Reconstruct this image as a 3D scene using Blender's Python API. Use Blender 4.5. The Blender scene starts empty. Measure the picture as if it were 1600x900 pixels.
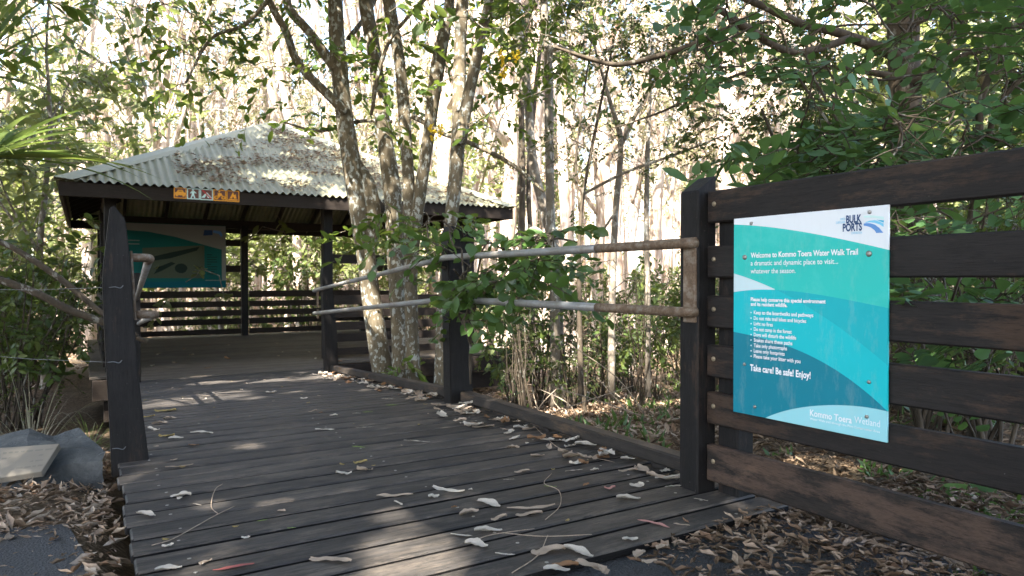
import bpy, bmesh, math, random
import numpy as np
from mathutils import Vector, Matrix, noise as mnoise

R = random.Random(7)
NR = np.random.default_rng(7)
S = bpy.context.scene
COL = S.collection
rad = math.radians
# ------------------------------------------------------------------ camera (X = along deck boards, Y = along the deck, deck top Z = 0)
YAW, PITCH, FPX = rad(31.5), rad(0.73), 1092.0
CAM = Vector((0, 0, 0.88))
FWD = Vector((math.sin(YAW) * math.cos(PITCH), math.cos(YAW) * math.cos(PITCH), -math.sin(PITCH)))
RGT = Vector((math.cos(YAW), -math.sin(YAW), 0))
UPV = RGT.cross(FWD)
def ray(px, py): return FWD + RGT * ((px - 800) / FPX) - UPV * ((py - 450) / FPX)
def atd(px, py, d): return CAM + ray(px, py) * d                     # a measured point of the photo at depth d
def atz(px, py, z):
    r = ray(px, py); return CAM + r * ((z - CAM.z) / r.z)
def atv(px, py, v):
    r = ray(px, py); return CAM + r * (v / r.y)
def atu(px, py, u):
    r = ray(px, py); return CAM + r * (u / r.x)
cd = bpy.data.cameras.new('camera'); cam = bpy.data.objects.new('camera', cd); COL.objects.link(cam)
cam.location = CAM; cam.rotation_euler = (rad(90) - PITCH, 0, -YAW)
cd.sensor_width = 36; cd.lens = 36 * FPX / 1600; cd.clip_end = 2000; cd.clip_start = 0.05
cd.dof.use_dof = True; cd.dof.focus_distance = 3.3; cd.dof.aperture_fstop = 5.0
S.camera = cam
# ------------------------------------------------------------------ light
SUN = Vector((-0.58, -0.47, 0.98)).normalized()
sd = bpy.data.lights.new('sun', 'SUN'); so = bpy.data.objects.new('sun', sd); COL.objects.link(so)
sd.energy = 5.0; sd.angle = rad(0.53); sd.color = (1, .93, .82)
so.rotation_euler = SUN.to_track_quat('Z', 'Y').to_euler()
W = bpy.data.worlds.new('World'); S.world = W; W.use_nodes = True
wn = W.node_tree; bg = wn.nodes['Background']
sk = wn.nodes.new('ShaderNodeTexSky'); sk.sky_type = 'NISHITA'; sk.sun_disc = False
sk.sun_elevation = math.asin(SUN.z); sk.sun_rotation = math.atan2(SUN.x, SUN.y)
sk.air_density = 1.0; sk.dust_density = 2.5; sk.ozone_density = 1.0
wn.links.new(sk.outputs[0], bg.inputs[0]); bg.inputs[1].default_value = 0.14
S.view_settings.view_transform = 'Standard'; S.view_settings.look = 'None'
S.view_settings.exposure = 3.15; S.view_settings.gamma = 1; S.view_settings.use_curve_mapping = False
S.render.engine = 'CYCLES'
S.cycles.max_bounces = 7; S.cycles.diffuse_bounces = 4; S.cycles.transmission_bounces = 4; S.cycles.transparent_max_bounces = 4
# ------------------------------------------------------------------ node helpers
def srgb(r, g, b): return tuple(((c / 255) / 12.92 if c / 255 <= .04045 else ((c / 255 + .055) / 1.055) ** 2.4) for c in (r, g, b))
class NM:
    def __init__(s, name):
        s.m = bpy.data.materials.new(name); s.m.use_nodes = True; s.t = s.m.node_tree; s.t.nodes.clear()
        s.out = s.n('ShaderNodeOutputMaterial')
    def n(s, k, **kw):
        x = s.t.nodes.new(k)
        for a, b in kw.items(): setattr(x, a, b)
        return x
    def l(s, a, b): s.t.links.new(a, b)
    def set(s, sock, v):
        if hasattr(v, 'is_output'): s.l(v, sock)
        elif isinstance(v, (tuple, list)) and len(v) == 3 and sock.type == 'RGBA': sock.default_value = (*v, 1)
        else: sock.default_value = v
    def coord(s, scale=(1, 1, 1), kind='Object'):
        c = s.n('ShaderNodeTexCoord'); mp = s.n('ShaderNodeMapping'); mp.inputs['Scale'].default_value = scale
        s.l(c.outputs[kind], mp.inputs[0]); return mp.outputs[0]
    def noise(s, vec, scale, detail=4, rough=.6):
        x = s.n('ShaderNodeTexNoise'); x.inputs['Scale'].default_value = scale; x.inputs['Detail'].default_value = detail
        x.inputs['Roughness'].default_value = rough; s.l(vec, x.inputs['Vector']); return x.outputs['Fac']
    def voro(s, vec, scale, out='Distance'):
        x = s.n('ShaderNodeTexVoronoi'); x.inputs['Scale'].default_value = scale; s.l(vec, x.inputs['Vector']); return x.outputs[out]
    def ramp(s, fac, stops, interp='LINEAR'):
        x = s.n('ShaderNodeValToRGB'); e = x.color_ramp.elements; x.color_ramp.interpolation = interp
        while len(e) < len(stops): e.new(.5)
        for q, (p, c) in zip(e, stops): q.position = p; q.color = (*c, 1) if len(c) == 3 else c
        s.l(fac, x.inputs[0]); return x.outputs[0]
    def math(s, op, a, b=0.0, c=0.0):
        x = s.n('ShaderNodeMath', operation=op); s.set(x.inputs[0], a); s.set(x.inputs[1], b); s.set(x.inputs[2], c); return x.outputs[0]
    def mix(s, f, a, b, blend='MIX'):
        x = s.n('ShaderNodeMix', data_type='RGBA', blend_type=blend); s.set(x.inputs[0], f); s.set(x.inputs[6], a); s.set(x.inputs[7], b); return x.outputs[2]
    def isl(s): return s.n('ShaderNodeNewGeometry').outputs['Random Per Island']
    def bump(s, h, strength=.5, dist=.01):
        x = s.n('ShaderNodeBump'); x.inputs['Strength'].default_value = strength; x.inputs['Distance'].default_value = dist
        s.l(h, x.inputs['Height']); return x.outputs[0]
    def bsdf(s, col, rough=.7, metal=0., nrm=None, spec=.5):
        p = s.n('ShaderNodeBsdfPrincipled'); s.set(p.inputs['Base Color'], col); s.set(p.inputs['Roughness'], rough)
        s.set(p.inputs['Metallic'], metal); p.inputs['Specular IOR Level'].default_value = spec
        if nrm is not None: s.l(nrm, p.inputs['Normal'])
        s.l(p.outputs[0], s.out.inputs[0]); return p
def m_leaf(name, cols, trans=.35, rough=.45, spec=.35):
    k = NM(name); f = k.isl(); c = k.ramp(f, [(i / max(1, len(cols) - 1), x) for i, x in enumerate(cols)])
    v = k.noise(k.coord(), 30, 2); c = k.mix(k.math('MULTIPLY', v, .35), c, (.10, .09, .02))
    p = k.bsdf(c, rough, spec=spec)
    t = k.n('ShaderNodeBsdfTranslucent'); k.set(t.inputs[0], k.mix(.35, c, (.22, .28, .03)))
    ms = k.n('ShaderNodeMixShader'); ms.inputs[0].default_value = trans
    k.l(p.outputs[0], ms.inputs[1]); k.l(t.outputs[0], ms.inputs[2]); k.l(ms.outputs[0], k.out.inputs[0]); return k.m
def m_plain(name, col, rough=.7, metal=0, spec=.5, var=.25):
    k = NM(name); f = k.noise(k.coord(), 14, 4); c = k.mix(k.math('MULTIPLY', f, var), col, tuple(x * .35 for x in col))
    k.bsdf(c, rough, metal, k.bump(f, .1, .003), spec); return k.m
def m_wood(name, axis, dark, mid, worn, wornamt=.5, rough=.6, spec=.4):
    k = NM(name); sc = [26, 26, 26]; sc[axis] = 1.6
    o = k.coord(); g = k.noise(k.coord(tuple(sc)), 2.2, 6, .65); fine = k.noise(k.coord(tuple(x * 5 for x in sc)), 2.5, 3)
    big = k.noise(o, 2.6, 6, .7); rnd = k.isl()
    c = k.ramp(g, [(.25, dark), (.7, mid)])
    s2 = [1, 1, 1]; s2[axis] = .22; bl = k.noise(k.coord(tuple(s2)), 13, 9, .78); th = .66 - .2 * wornamt
    w = k.ramp(k.math('ADD', k.math('MULTIPLY', bl, .72), k.math('MULTIPLY', big, .28)), [(th - .03, (0, 0, 0)), (th + .05, (1, 1, 1))])
    c = k.mix(k.math('MULTIPLY', w, k.ramp(fine, [(.3, (.35,) * 3), (.6, (.95,) * 3)])), c, worn)
    c = k.mix(k.ramp(fine, [(.52, (0, 0, 0)), (.66, (.65,) * 3)]), c, tuple(x * .35 for x in dark))
    c = k.mix(1, c, k.ramp(rnd, [(0, (.72, .72, .74)), (1, (1.25, 1.22, 1.2))]), 'MULTIPLY')
    spk = k.ramp(k.noise(o, 95, 3, .7), [(.70, (0, 0, 0)), (.76, (1, 1, 1))])
    c = k.mix(k.math('MULTIPLY', spk, .35), c, (.30, .28, .25))
    h = k.math('ADD', k.math('MULTIPLY', g, .6), k.math('MULTIPLY', fine, .5))
    k.bsdf(c, k.ramp(big, [(.3, (rough - .12,) * 3), (.7, (rough + .15,) * 3)]), 0, k.bump(h, .35, .004), spec); return k.m
def m_bark(name, a, b, lichen, lamt=.5, vs=1.0):
    k = NM(name); o = k.coord((1, 1, .35)); n1 = k.noise(o, 16 * vs, 6, .7); c = k.ramp(n1, [(.3, a), (.7, b)])
    v = k.noise(k.coord((1, 1, .6)), 11 * vs, 5, .6); lm = k.ramp(v, [(.62 - lamt * .2, (0, 0, 0)), (.66 - lamt * .2, (1, 1, 1))])
    spot = k.ramp(k.voro(k.coord(), 8), [(.13, (1, 1, 1)), (.2, (0, 0, 0))]); lm = k.mix(.5, lm, spot, 'ADD') if lamt > .3 else lm
    c = k.mix(k.math('MULTIPLY', lm, .8), c, lichen)
    k.bsdf(c, .85, 0, k.bump(n1, .6, .012), .2); return k.m
def m_paper(name):
    k = NM(name); o = k.coord((1, 1, .12)); n1 = k.noise(o, 9, 6, .7); n2 = k.noise(k.coord((1, 1, .3)), 4, 5, .65)
    c = k.ramp(n1, [(.28, (.13, .09, .065)), (.42, (.34, .26, .20)), (.6, (.56, .49, .43)), (.8, (.72, .67, .62))])
    c = k.mix(k.ramp(n2, [(.52, (0, 0, 0)), (.66, (.75, .75, .75))]), c, (.42, .26, .16))
    k.bsdf(c, .9, 0, k.bump(n1, .9, .03), .1); return k.m
M = {}
M['deck'] = m_wood('deck_timber', 0, (.022, .0205, .019), (.062, .0565, .052), (.115, .097, .079), .66, .65, .25)
M['floor'] = m_wood('shelter_floor_timber', 0, (.07, .058, .045), (.12, .10, .078), (.17, .142, .112), .6, .65, .3)
M['fence'] = m_wood('fence_timber', 1, (.009, .0075, .007), (.019, .0155, .014), (.060, .037, .024), .58, .6, .22)
M['fence_worn'] = m_wood('worn_fence_timber', 1, (.011, .0095, .009), (.026, .021, .0175), (.088, .057, .041), .84, .65, .2)
M['postw'] = m_wood('post_timber', 2, (.006, .0055, .0055), (.015, .0135, .013), (.05, .033, .023), .38, .6, .2)
M['kerb'] = m_wood('kerb_timber', 1, (.018, .016, .014), (.036, .03, .026), (.10, .068, .043), .6, .65, .25)
M['beam'] = m_wood('shelter_timber', 0, (.014, .011, .009), (.026, .019, .015), (.05, .034, .025), .35, .7, .2)
def m_roof():
    k = NM('roof_iron'); o = k.coord(); n = k.noise(o, 3, 6, .7); f = k.noise(o, 40, 3)
    c = k.ramp(n, [(.3, (.155, .150, .092)), (.7, (.24, .235, .145))])
    c = k.mix(k.ramp(f, [(.6, (0, 0, 0)), (.72, (.7, .7, .7))]), c, (.16, .13, .10))
    k.bsdf(c, .55, 0, None, .4); return k.m
M['roof'] = m_roof()
M['cap'] = m_plain('roof_capping', (.30, .295, .205), .5, 0, .4)
def m_pipe():
    k = NM('galvanised_pipe'); o = k.coord(); n = k.noise(o, 5, 6, .75); f = k.noise(o, 60, 4, .7)
    a = k.math('ADD', k.math('MULTIPLY', n, .8), k.math('MULTIPLY', f, .25))
    c = k.ramp(a, [(.46, (.25, .25, .245)), (.6, (.20, .185, .165)), (.70, (.13, .09, .06))])
    k.bsdf(c, .5, .35, k.bump(f, .25, .002)); return k.m
M['pipe'] = m_pipe()
def m_rust():
    k = NM('rusted_pipe'); o = k.coord(); n = k.noise(o, 26, 6, .75)
    c = k.ramp(n, [(.32, (.06, .038, .024)), (.48, (.125, .078, .045)), (.62, (.19, .155, .12)), (.72, (.26, .235, .205))])
    k.bsdf(c, .7, .1, k.bump(n, .5, .003)); return k.m
M['rust'] = m_rust()
M['bolt'] = m_plain('bolt_steel', (.35, .33, .30), .4, .8)
M['brass'] = m_plain('weathered_bolt', (.30, .24, .16), .5, .6)
M['wire'] = m_plain('wire_steel', (.16, .17, .18), .6, .5)
M['bark'] = m_bark('lichened_bark', (.06, .049, .031), (.14, .115, .078), (.32, .335, .31), .36, 2.3)
M['bark_dark'] = m_bark('dark_bark', (.035, .028, .02), (.09, .07, .05), (.22, .21, .18), .1)
M['bark_grey'] = m_bark('grey_bark', (.11, .09, .07), (.22, .19, .15), (.38, .37, .33), .35)
M['paper'] = m_paper('paperbark')
M['leaf_mid'] = m_leaf('broad_leaves', [(.035, .085, .018), (.06, .125, .024), (.10, .175, .03), (.15, .20, .035)], .48)
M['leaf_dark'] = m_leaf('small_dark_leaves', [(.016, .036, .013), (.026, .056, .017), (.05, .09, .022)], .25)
M['leaf_near'] = m_leaf('compound_leaves', [(.032, .10, .04), (.05, .145, .05), (.09, .20, .05), (.04, .115, .055)], .3, .5)
M['leaf_vine'] = m_leaf('vine_leaves', [(.03, .085, .022), (.05, .125, .026), (.07, .16, .036), (.026, .07, .022)], .35, .35, .5)
M['leaf_sun'] = m_leaf('forest_leaves', [(.10, .135, .05), (.15, .18, .07), (.22, .24, .09), (.11, .15, .06)], .45)
M['leaf_pale'] = m_leaf('paperbark_leaves', [(.16, .17, .08), (.22, .22, .11), (.28, .27, .15), (.2, .16, .1)], .4)
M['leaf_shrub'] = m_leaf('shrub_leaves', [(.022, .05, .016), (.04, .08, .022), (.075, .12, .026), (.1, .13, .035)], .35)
M['strap'] = m_leaf('strap_leaves', [(.07, .13, .06), (.12, .20, .06), (.22, .27, .06), (.09, .17, .11)], .35, .4, .5)
M['grass'] = m_leaf('grass_blades', [(.07, .14, .03), (.14, .2, .04), (.28, .26, .12)], .35)
M['drygrass'] = m_leaf('dry_grass_blades', [(.20, .18, .13), (.30, .27, .21), (.15, .15, .10)], .2)
M['yellow'] = m_leaf('yellow_petals', [(.75, .48, .02), (.85, .62, .04)], .3)
def m_dry(name, cols):
    k = NM(name); c = k.ramp(k.isl(), [(i / max(1, len(cols) - 1), x) for i, x in enumerate(cols)])
    v = k.noise(k.coord(), 55, 4, .7); c = k.mix(k.math('MULTIPLY', k.ramp(v, [(.45, (0, 0, 0)), (.75, (1, 1, 1))]), .55), c, (.12, .075, .045))
    p = k.bsdf(c, .75, spec=.25)
    t = k.n('ShaderNodeBsdfTranslucent'); k.set(t.inputs[0], c); ms = k.n('ShaderNodeMixShader'); ms.inputs[0].default_value = .15
    k.l(p.outputs[0], ms.inputs[1]); k.l(t.outputs[0], ms.inputs[2]); k.l(ms.outputs[0], k.out.inputs[0]); return k.m
M['litter'] = m_dry('dry_litter', [(.12, .08, .05), (.23, .16, .105), (.34, .26, .19), (.46, .38, .30), (.19, .11, .06), (.40, .31, .23)])
M['litter_mid'] = m_dry('brown_litter', [(.05, .033, .02), (.12, .08, .05), (.22, .155, .105), (.36, .28, .21), (.10, .055, .03), (.27, .19, .13)])
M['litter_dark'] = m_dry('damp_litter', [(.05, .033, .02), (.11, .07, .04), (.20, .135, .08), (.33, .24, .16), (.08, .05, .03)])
for nm, c in dict(tan=(.42, .33, .25), cream=(.58, .52, .44), brown=(.26, .14, .07), red=(.34, .10, .09), pink=(.5, .25, .22), yellow=(.36, .27, .10), green=(.20, .30, .07)).items():
    M['dl_' + nm] = m_dry('fallen_leaf_' + nm, [c, tuple(x * .85 for x in c)])
def m_ground():
    k = NM('forest_floor'); o = k.coord(); n = k.noise(o, 1.3, 6, .7); v = k.noise(k.coord((1, 1.6, 1)), 26, 5, .75)
    c = k.ramp(v, [(.3, (.045, .032, .022)), (.5, (.12, .085, .055)), (.65, (.25, .19, .13)), (.8, (.38, .31, .24))])
    c = k.mix(k.ramp(n, [(.5, (0, 0, 0)), (.7, (.7, .7, .7))]), c, (.06, .05, .03))
    k.bsdf(c, .95, 0, k.bump(v, 1, .03), .1); return k.m
M['ground'] = m_ground()
def m_asphalt():
    k = NM('asphalt'); o = k.coord(); v = k.voro(o, 130, 'Color'); n = k.noise(o, 160, 3, .7); b = k.noise(o, 4, 4)
    c = k.ramp(n, [(.35, (.022, .023, .026)), (.58, (.05, .052, .056)), (.72, (.13, .13, .135))])
    c = k.mix(k.math('MULTIPLY', b, .3), c, (.03, .03, .032))
    k.bsdf(c, .75, 0, k.bump(k.math('ADD', n, k.voro(o, 120)), .8, .008), .4); return k.m
M['asphalt'] = m_asphalt()
def m_rock():
    k = NM('bluestone'); o = k.coord(); n = k.noise(o, 7, 8, .75)
    k.bsdf(k.ramp(n, [(.3, (.035, .040, .043)), (.5, (.068, .074, .077)), (.68, (.11, .115, .115)), (.8, (.2, .2, .19))]), .9, 0, k.bump(k.math('ADD', n, k.math('MULTIPLY', k.noise(o, 60, 4, .7), .4)), 1, .02), .15); return k.m
M['rock'] = m_rock()
M['plaque'] = m_plain('plaque_stone', (.17, .15, .12), .8)
M['engrave'] = m_plain('engraving', (.13, .12, .10), .8)
def ink(name, c, rough=.35):
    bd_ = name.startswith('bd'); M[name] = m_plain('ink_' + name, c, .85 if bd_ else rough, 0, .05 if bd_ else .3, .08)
ink('white', (.80, .82, .84)); ink('navy', srgb(20, 62, 110)); ink('ltblue', srgb(120, 195, 225)); ink('midblue', srgb(90, 140, 200))
ink('palegreen', srgb(195, 225, 222)); ink('cyan', srgb(60, 170, 205)); ink('sgbrown', (.11, .035, .022)); ink('orange', (.80, .33, .015)); ink('signred', (.5, .03, .03))
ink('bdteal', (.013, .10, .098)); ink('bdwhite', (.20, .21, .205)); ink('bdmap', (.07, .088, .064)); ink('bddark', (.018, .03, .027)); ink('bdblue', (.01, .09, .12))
# ------------------------------------------------------------------ mesh helpers
class MB:
    def __init__(s): s.v = []; s.f = []
    def add(s, vs, fs):
        o = len(s.v); s.v += [tuple(x) for x in vs]; s.f += [tuple(o + i for i in f) for f in fs]; return s
    def box(s, a, b, ch=.004):
        (x0, y0, z0), (x1, y1, z1) = a, b; c = min(ch, (x1 - x0) / 3, (y1 - y0) / 3, (z1 - z0) / 3)
        bm = bmesh.new(); bmesh.ops.create_cube(bm, size=1)
        for q in bm.verts: q.co = Vector(((x0 + x1) / 2 + q.co.x * (x1 - x0), (y0 + y1) / 2 + q.co.y * (y1 - y0), (z0 + z1) / 2 + q.co.z * (z1 - z0)))
        if c > 0: bmesh.ops.bevel(bm, geom=bm.edges[:], offset=c, segments=1, affect='EDGES')
        return s.bm(bm)
    def bm(s, bm):
        bm.verts.index_update(); s.add([q.co for q in bm.verts], [[q.index for q in f.verts] for f in bm.faces]); bm.free(); return s
    def hexa(s, p, ch=.004):                        # eight corners: bottom 0-3, top 4-7 in the same turn
        bm = bmesh.new(); q = [bm.verts.new(x) for x in p]
        for f in ((3, 2, 1, 0), (4, 5, 6, 7), (0, 1, 5, 4), (1, 2, 6, 5), (2, 3, 7, 6), (3, 0, 4, 7)): bm.faces.new([q[i] for i in f])
        if ch: bmesh.ops.bevel(bm, geom=bm.edges[:], offset=ch, segments=1, affect='EDGES')
        return s.bm(bm)
    def prism(s, pts, off, ch=.004):                # closed outline extruded by a vector
        bm = bmesh.new(); a = [bm.verts.new(Vector(p)) for p in pts]; b = [bm.verts.new(Vector(p) + Vector(off)) for p in pts]; n = len(a)
        bm.faces.new(a); bm.faces.new(b[::-1])
        for i in range(n): bm.faces.new([a[(i + 1) % n], a[i], b[i], b[(i + 1) % n]])
        bmesh.ops.recalc_face_normals(bm, faces=bm.faces[:])
        if ch: bmesh.ops.bevel(bm, geom=bm.edges[:], offset=ch, segments=2, affect='EDGES')
        return s.bm(bm)
    def tube(s, pts, rr, sides=8, wob=0., cap=True, rng=R):
        pts = [Vector(p) for p in pts]; n = len(pts)
        if not hasattr(rr, '__len__'): rr = [rr] * n
        t = [(pts[min(i + 1, n - 1)] - pts[max(i - 1, 0)]).normalized() for i in range(n)]
        a = t[0].orthogonal().normalized(); vs = []; fs = []; ph = rng.random() * 50
        for i in range(n):
            a = (a - t[i] * a.dot(t[i])); a = a.normalized() if a.length > 1e-6 else t[i].orthogonal().normalized(); b = t[i].cross(a)
            for k in range(sides):
                w = k * 2 * math.pi / sides; d = a * math.cos(w) + b * math.sin(w); r = rr[i]
                if wob: r *= 1 + wob * mnoise.noise(Vector((d.x * 1.3 + ph, d.y * 1.3, d.z * 1.3)) + pts[i] * 2.3)
                vs.append(pts[i] + d * r)
        for i in range(n - 1):
            for k in range(sides): fs.append((i * sides + k, i * sides + (k + 1) % sides, (i + 1) * sides + (k + 1) % sides, (i + 1) * sides + k))
        if cap: fs += [tuple(range(sides))[::-1], tuple(range((n - 1) * sides, n * sides))]
        return s.add(vs, fs)
    def disc(s, c, nrm, r, h, seg=12):              # a low domed bolt head
        c = Vector(c); nrm = Vector(nrm).normalized(); a = nrm.orthogonal().normalized(); b = nrm.cross(a); vs = []; fs = []
        for rr, hh in ((r, 0), (r, h * .5), (r * .7, h)):
            vs += [c + (a * math.cos(k * 2 * math.pi / seg) + b * math.sin(k * 2 * math.pi / seg)) * rr + nrm * hh for k in range(seg)]
        for j in range(2):
            for k in range(seg): fs.append((j * seg + k, j * seg + (k + 1) % seg, (j + 1) * seg + (k + 1) % seg, (j + 1) * seg + k))
        fs.append(tuple(range(2 * seg, 3 * seg))); return s.add(vs, fs)
def mk(name, v, f, mat, parent=None, smooth=False):
    me = bpy.data.meshes.new(name)
    off = wloc(parent) if parent else Vector((0, 0, 0))
    me.from_pydata([(Vector(x) - off) for x in v], [], f); me.materials.append(mat)
    if smooth: me.polygons.foreach_set('use_smooth', [True] * len(me.polygons))
    me.update(); o = bpy.data.objects.new(name, me); COL.objects.link(o); o.parent = parent; return o
def wloc(o):
    p = Vector((0, 0, 0))
    while o is not None: p += o.location; o = o.parent
    return p
def part(name, mb, mat, parent=None, smooth=False): return mk(name, mb.v, mb.f, mat, parent, smooth)
def tag(o, label, cat, group=None, kind=None):
    if label: o['label'] = label
    if cat: o['category'] = cat
    if group: o['group'] = group
    if kind: o['kind'] = kind
    return o
def thing(name, label, cat, loc=(0, 0, 0), group=None):
    o = bpy.data.objects.new(name, None); COL.objects.link(o); o.location = loc; o.empty_display_size = .2
    return tag(o, label, cat, group)
def lone(name, mb, mat, label, cat, loc=None, group=None, smooth=False):
    loc = Vector(loc) if loc is not None else Vector(mb.v[0])
    me = bpy.data.meshes.new(name); me.from_pydata([Vector(x) - loc for x in mb.v], [], mb.f); me.materials.append(mat)
    if smooth: me.polygons.foreach_set('use_smooth', [True] * len(me.polygons))
    o = bpy.data.objects.new(name, me); COL.objects.link(o); o.location = loc; return tag(o, label, cat, group)
def copy_tree(o, parent=None):
    c = o.copy(); COL.objects.link(c); c.parent = parent
    for ch in [x for x in bpy.data.objects if x.parent == o]: copy_tree(ch, c)
    return c
def smoothline(pts, sub=5):
    P = [np.array(p, float) for p in pts]; P = [2 * P[0] - P[1]] + P + [2 * P[-1] - P[-2]]; out = []
    for i in range(1, len(P) - 2):
        for k in range(sub):
            t = k / sub; a, b, c, d = P[i - 1:i + 3]
            out.append(.5 * (2 * b + (c - a) * t + (2 * a - 5 * b + 4 * c - d) * t * t + (3 * b - a - 3 * c + d) * t ** 3))
    out.append(P[-2]); return out
def norm(a): return a / np.maximum(np.linalg.norm(a, axis=-1, keepdims=True), 1e-9)
T_FINE = (np.array([(0, 0, 0), (.22, .70, .10), (.55, 1, .14), (.82, .62, .06), (1, 0, -.12), (.82, -.62, .06), (.55, -1, .14), (.22, -.70, .10), (.4, 0, 0)], float),
          [(0, 8, 1), (1, 8, 2), (2, 8, 4, 3), (0, 7, 8), (7, 6, 8), (6, 5, 4, 8)])
T_MED = (np.array([(0, 0, 0), (.42, 1, .16), (1, 0, -.1), (.42, -1, .16), (.5, 0, 0)], float), [(0, 4, 1), (1, 4, 2), (2, 4, 3), (3, 4, 0)])
T_OBOV = (np.array([(0, 0, 0), (.3, .55, .06), (.68, 1, .1), (.92, .7, .05), (1, .0, -.04), (.92, -.7, .05), (.68, -1, .1), (.3, -.55, .06), (.55, 0, 0)], float), T_FINE[1])
T_LONG = (np.array([(0, 0, .3), (.22, .6, .5), (.5, 1, .5), (.8, .5, .1), (1, -.1, .5), (.78, -.55, .4), (.5, -.95, .8), (.22, -.6, .3), (.5, .05, -.05), (.22, 0, .05), (.8, 0, .0)], float), [(0, 9, 1), (0, 7, 9), (1, 9, 8, 2), (9, 7, 6, 8), (2, 8, 10, 3), (8, 6, 5, 10), (3, 10, 4), (10, 5, 4)])
def leaves(base, d, nrm, L, Wd, tpl):
    T, F = tpl; d = norm(d); side = norm(np.cross(nrm, d)); n = np.cross(d, side); m = len(base)
    v = base[:, None] + d[:, None] * (T[None, :, 0, None] * L[:, None, None]) + side[:, None] * (T[None, :, 1, None] * Wd[:, None, None] * .5) + n[:, None] * (T[None, :, 2, None] * Wd[:, None, None])
    return v.reshape(-1, 3), F, len(T), m
def leafmesh(name, chunks, mat, parent=None, loc=None):
    vs = np.concatenate([c[0] for c in chunks]); off = np.array(wloc(parent)) if parent else (np.array(loc) if loc is not None else np.zeros(3))
    loops = []; starts = []; tot = []; vo = 0; lo = 0
    for v, F, k, m in chunks:
        fl = np.concatenate([np.array(f) for f in F]); ln = np.array([len(f) for f in F])
        loops.append((fl[None] + (np.arange(m) * k)[:, None] + vo).reshape(-1)); tt = np.tile(ln, m); tot.append(tt); vo += m * k
    loops = np.concatenate(loops).astype(np.int32); tot = np.concatenate(tot).astype(np.int32); starts = (np.cumsum(tot) - tot).astype(np.int32)
    me = bpy.data.meshes.new(name); me.vertices.add(len(vs)); me.vertices.foreach_set('co', (vs - off).astype(np.float32).reshape(-1))
    me.loops.add(len(loops)); me.loops.foreach_set('vertex_index', loops); me.polygons.add(len(tot))
    me.polygons.foreach_set('loop_start', starts); me.polygons.foreach_set('loop_total', tot)
    me.update(calc_edges=True); me.validate(); me.materials.append(mat)
    o = bpy.data.objects.new(name, me); COL.objects.link(o); o.parent = parent
    if parent is None and loc is not None: o.location = loc
    return o
def rdirs(n, up=0.): return norm(NR.normal(size=(n, 3)) + np.array([0, 0, up]))
# a spray: a twig with leaves on both sides; returns leaf chunk and twig lines
def sprays(pos, dirs, kind):
    lf = []; tw = []
    B = []; D = []; N = []; L = []; Wd = []
    for p, d in zip(pos, dirs):
        p = np.array(p, float); d = norm(np.array(d, float)); side = norm(np.cross(d, NR.normal(size=3) * .5 + np.array([0, 0, 1.]))); up = np.cross(side, d)
        ln, n, ll, lw = dict(broad=(.42, 11, .115, .055), small=(.36, 18, .056, .028), comp=(.28, 9, .082, .055), vine=(.4, 10, .10, .06), tiny=(.3, 16, .05, .02), big=(.6, 11, .2, .085), pale=(.55, 16, .14, .045))[kind]
        ln *= NR.uniform(.7, 1.3); drop = NR.uniform(.1, .45) * ln; pts = [p + d * ln * t - np.array([0, 0, drop * t * t]) for t in (0, .35, .7, 1)]
        tw.append(pts); t = np.linspace(.15, 1, n)
        b = p + d * ln * t[:, None] - np.array([0, 0, 1.]) * (drop * t * t)[:, None]
        sg = np.where(np.arange(n) % 2 == 0, 1., -1.)[:, None]
        if kind == 'comp': dd = d * .45 + side * sg * 1.; nn = up + NR.normal(size=(n, 3)) * .18; t2 = np.repeat(t[::2], 2)[:n]; b = p + d * ln * t2[:, None] - np.array([0, 0, 1.]) * (drop * t2 * t2)[:, None]; dd[-1] = d
        else: dd = d * .7 + side * sg * .8 + NR.normal(size=(n, 3)) * .35 - np.array([0, 0, .25]); nn = up + NR.normal(size=(n, 3)) * .45
        s = NR.uniform(.65, 1.25, n) * NR.uniform(.8, 1.15)
        B.append(b); D.append(dd); N.append(nn); L.append(ll * s); Wd.append(lw * s * NR.uniform(.85, 1.15, n))
    tpl = dict(broad=T_FINE, comp=T_OBOV, vine=T_FINE, big=T_FINE).get(kind, T_MED)
    return leaves(np.concatenate(B), np.concatenate(D), np.concatenate(N), np.concatenate(L), np.concatenate(Wd), tpl), tw
class Tree:                                         # limbs, then sprays of leaves tied to the nearest limb by a twig
    def __init__(s): s.mb = MB(); s.sk = []; s.ch = []
    def limb(s, pts, rr, sides=9, wob=.12, sub=5):
        q = smoothline([(*p, r) for p, r in zip(pts, rr)], sub); P = [x[:3] for x in q]; r = [max(.002, x[3]) for x in q]
        s.mb.tube(P, r, sides, wob); s.sk += [np.array(p) for p in P]; return s
    def spray(s, pos, dirs, kind, maxd=2.2, tr=.004):
        ch, tw = sprays(pos, dirs, kind); s.ch.append(ch); K = np.array(s.sk) if s.sk else None
        if K is not None: tw.sort(key=lambda t: ((K - t[0]) ** 2).sum(1).min())
        for t in tw:
            s.mb.tube(t, [tr * .8, tr * .7, tr * .5, tr * .3], 3, 0, False)
            if K is not None:
                j = int(np.argmin(((K - t[0]) ** 2).sum(1))); a = K[j]; dd = np.linalg.norm(a - t[0])
                if dd < maxd:
                    mid = (a + t[0]) / 2 + NR.normal(size=3) * dd * .1 + np.array([0, 0, dd * .1]); s.mb.tube([a, mid, t[0]], [tr * 1.6, tr * 1.2, tr * .8], 4, 0, False); K = np.concatenate([K, [mid, (mid + t[0]) / 2, t[0], t[2]]])
        return s
    def build(s, root, bark, leaf, tname='trunk', cname='crown'):
        part(tname, s.mb, bark, root, True)
        if s.ch: leafmesh(cname, s.ch, leaf, root)
        return root
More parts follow.
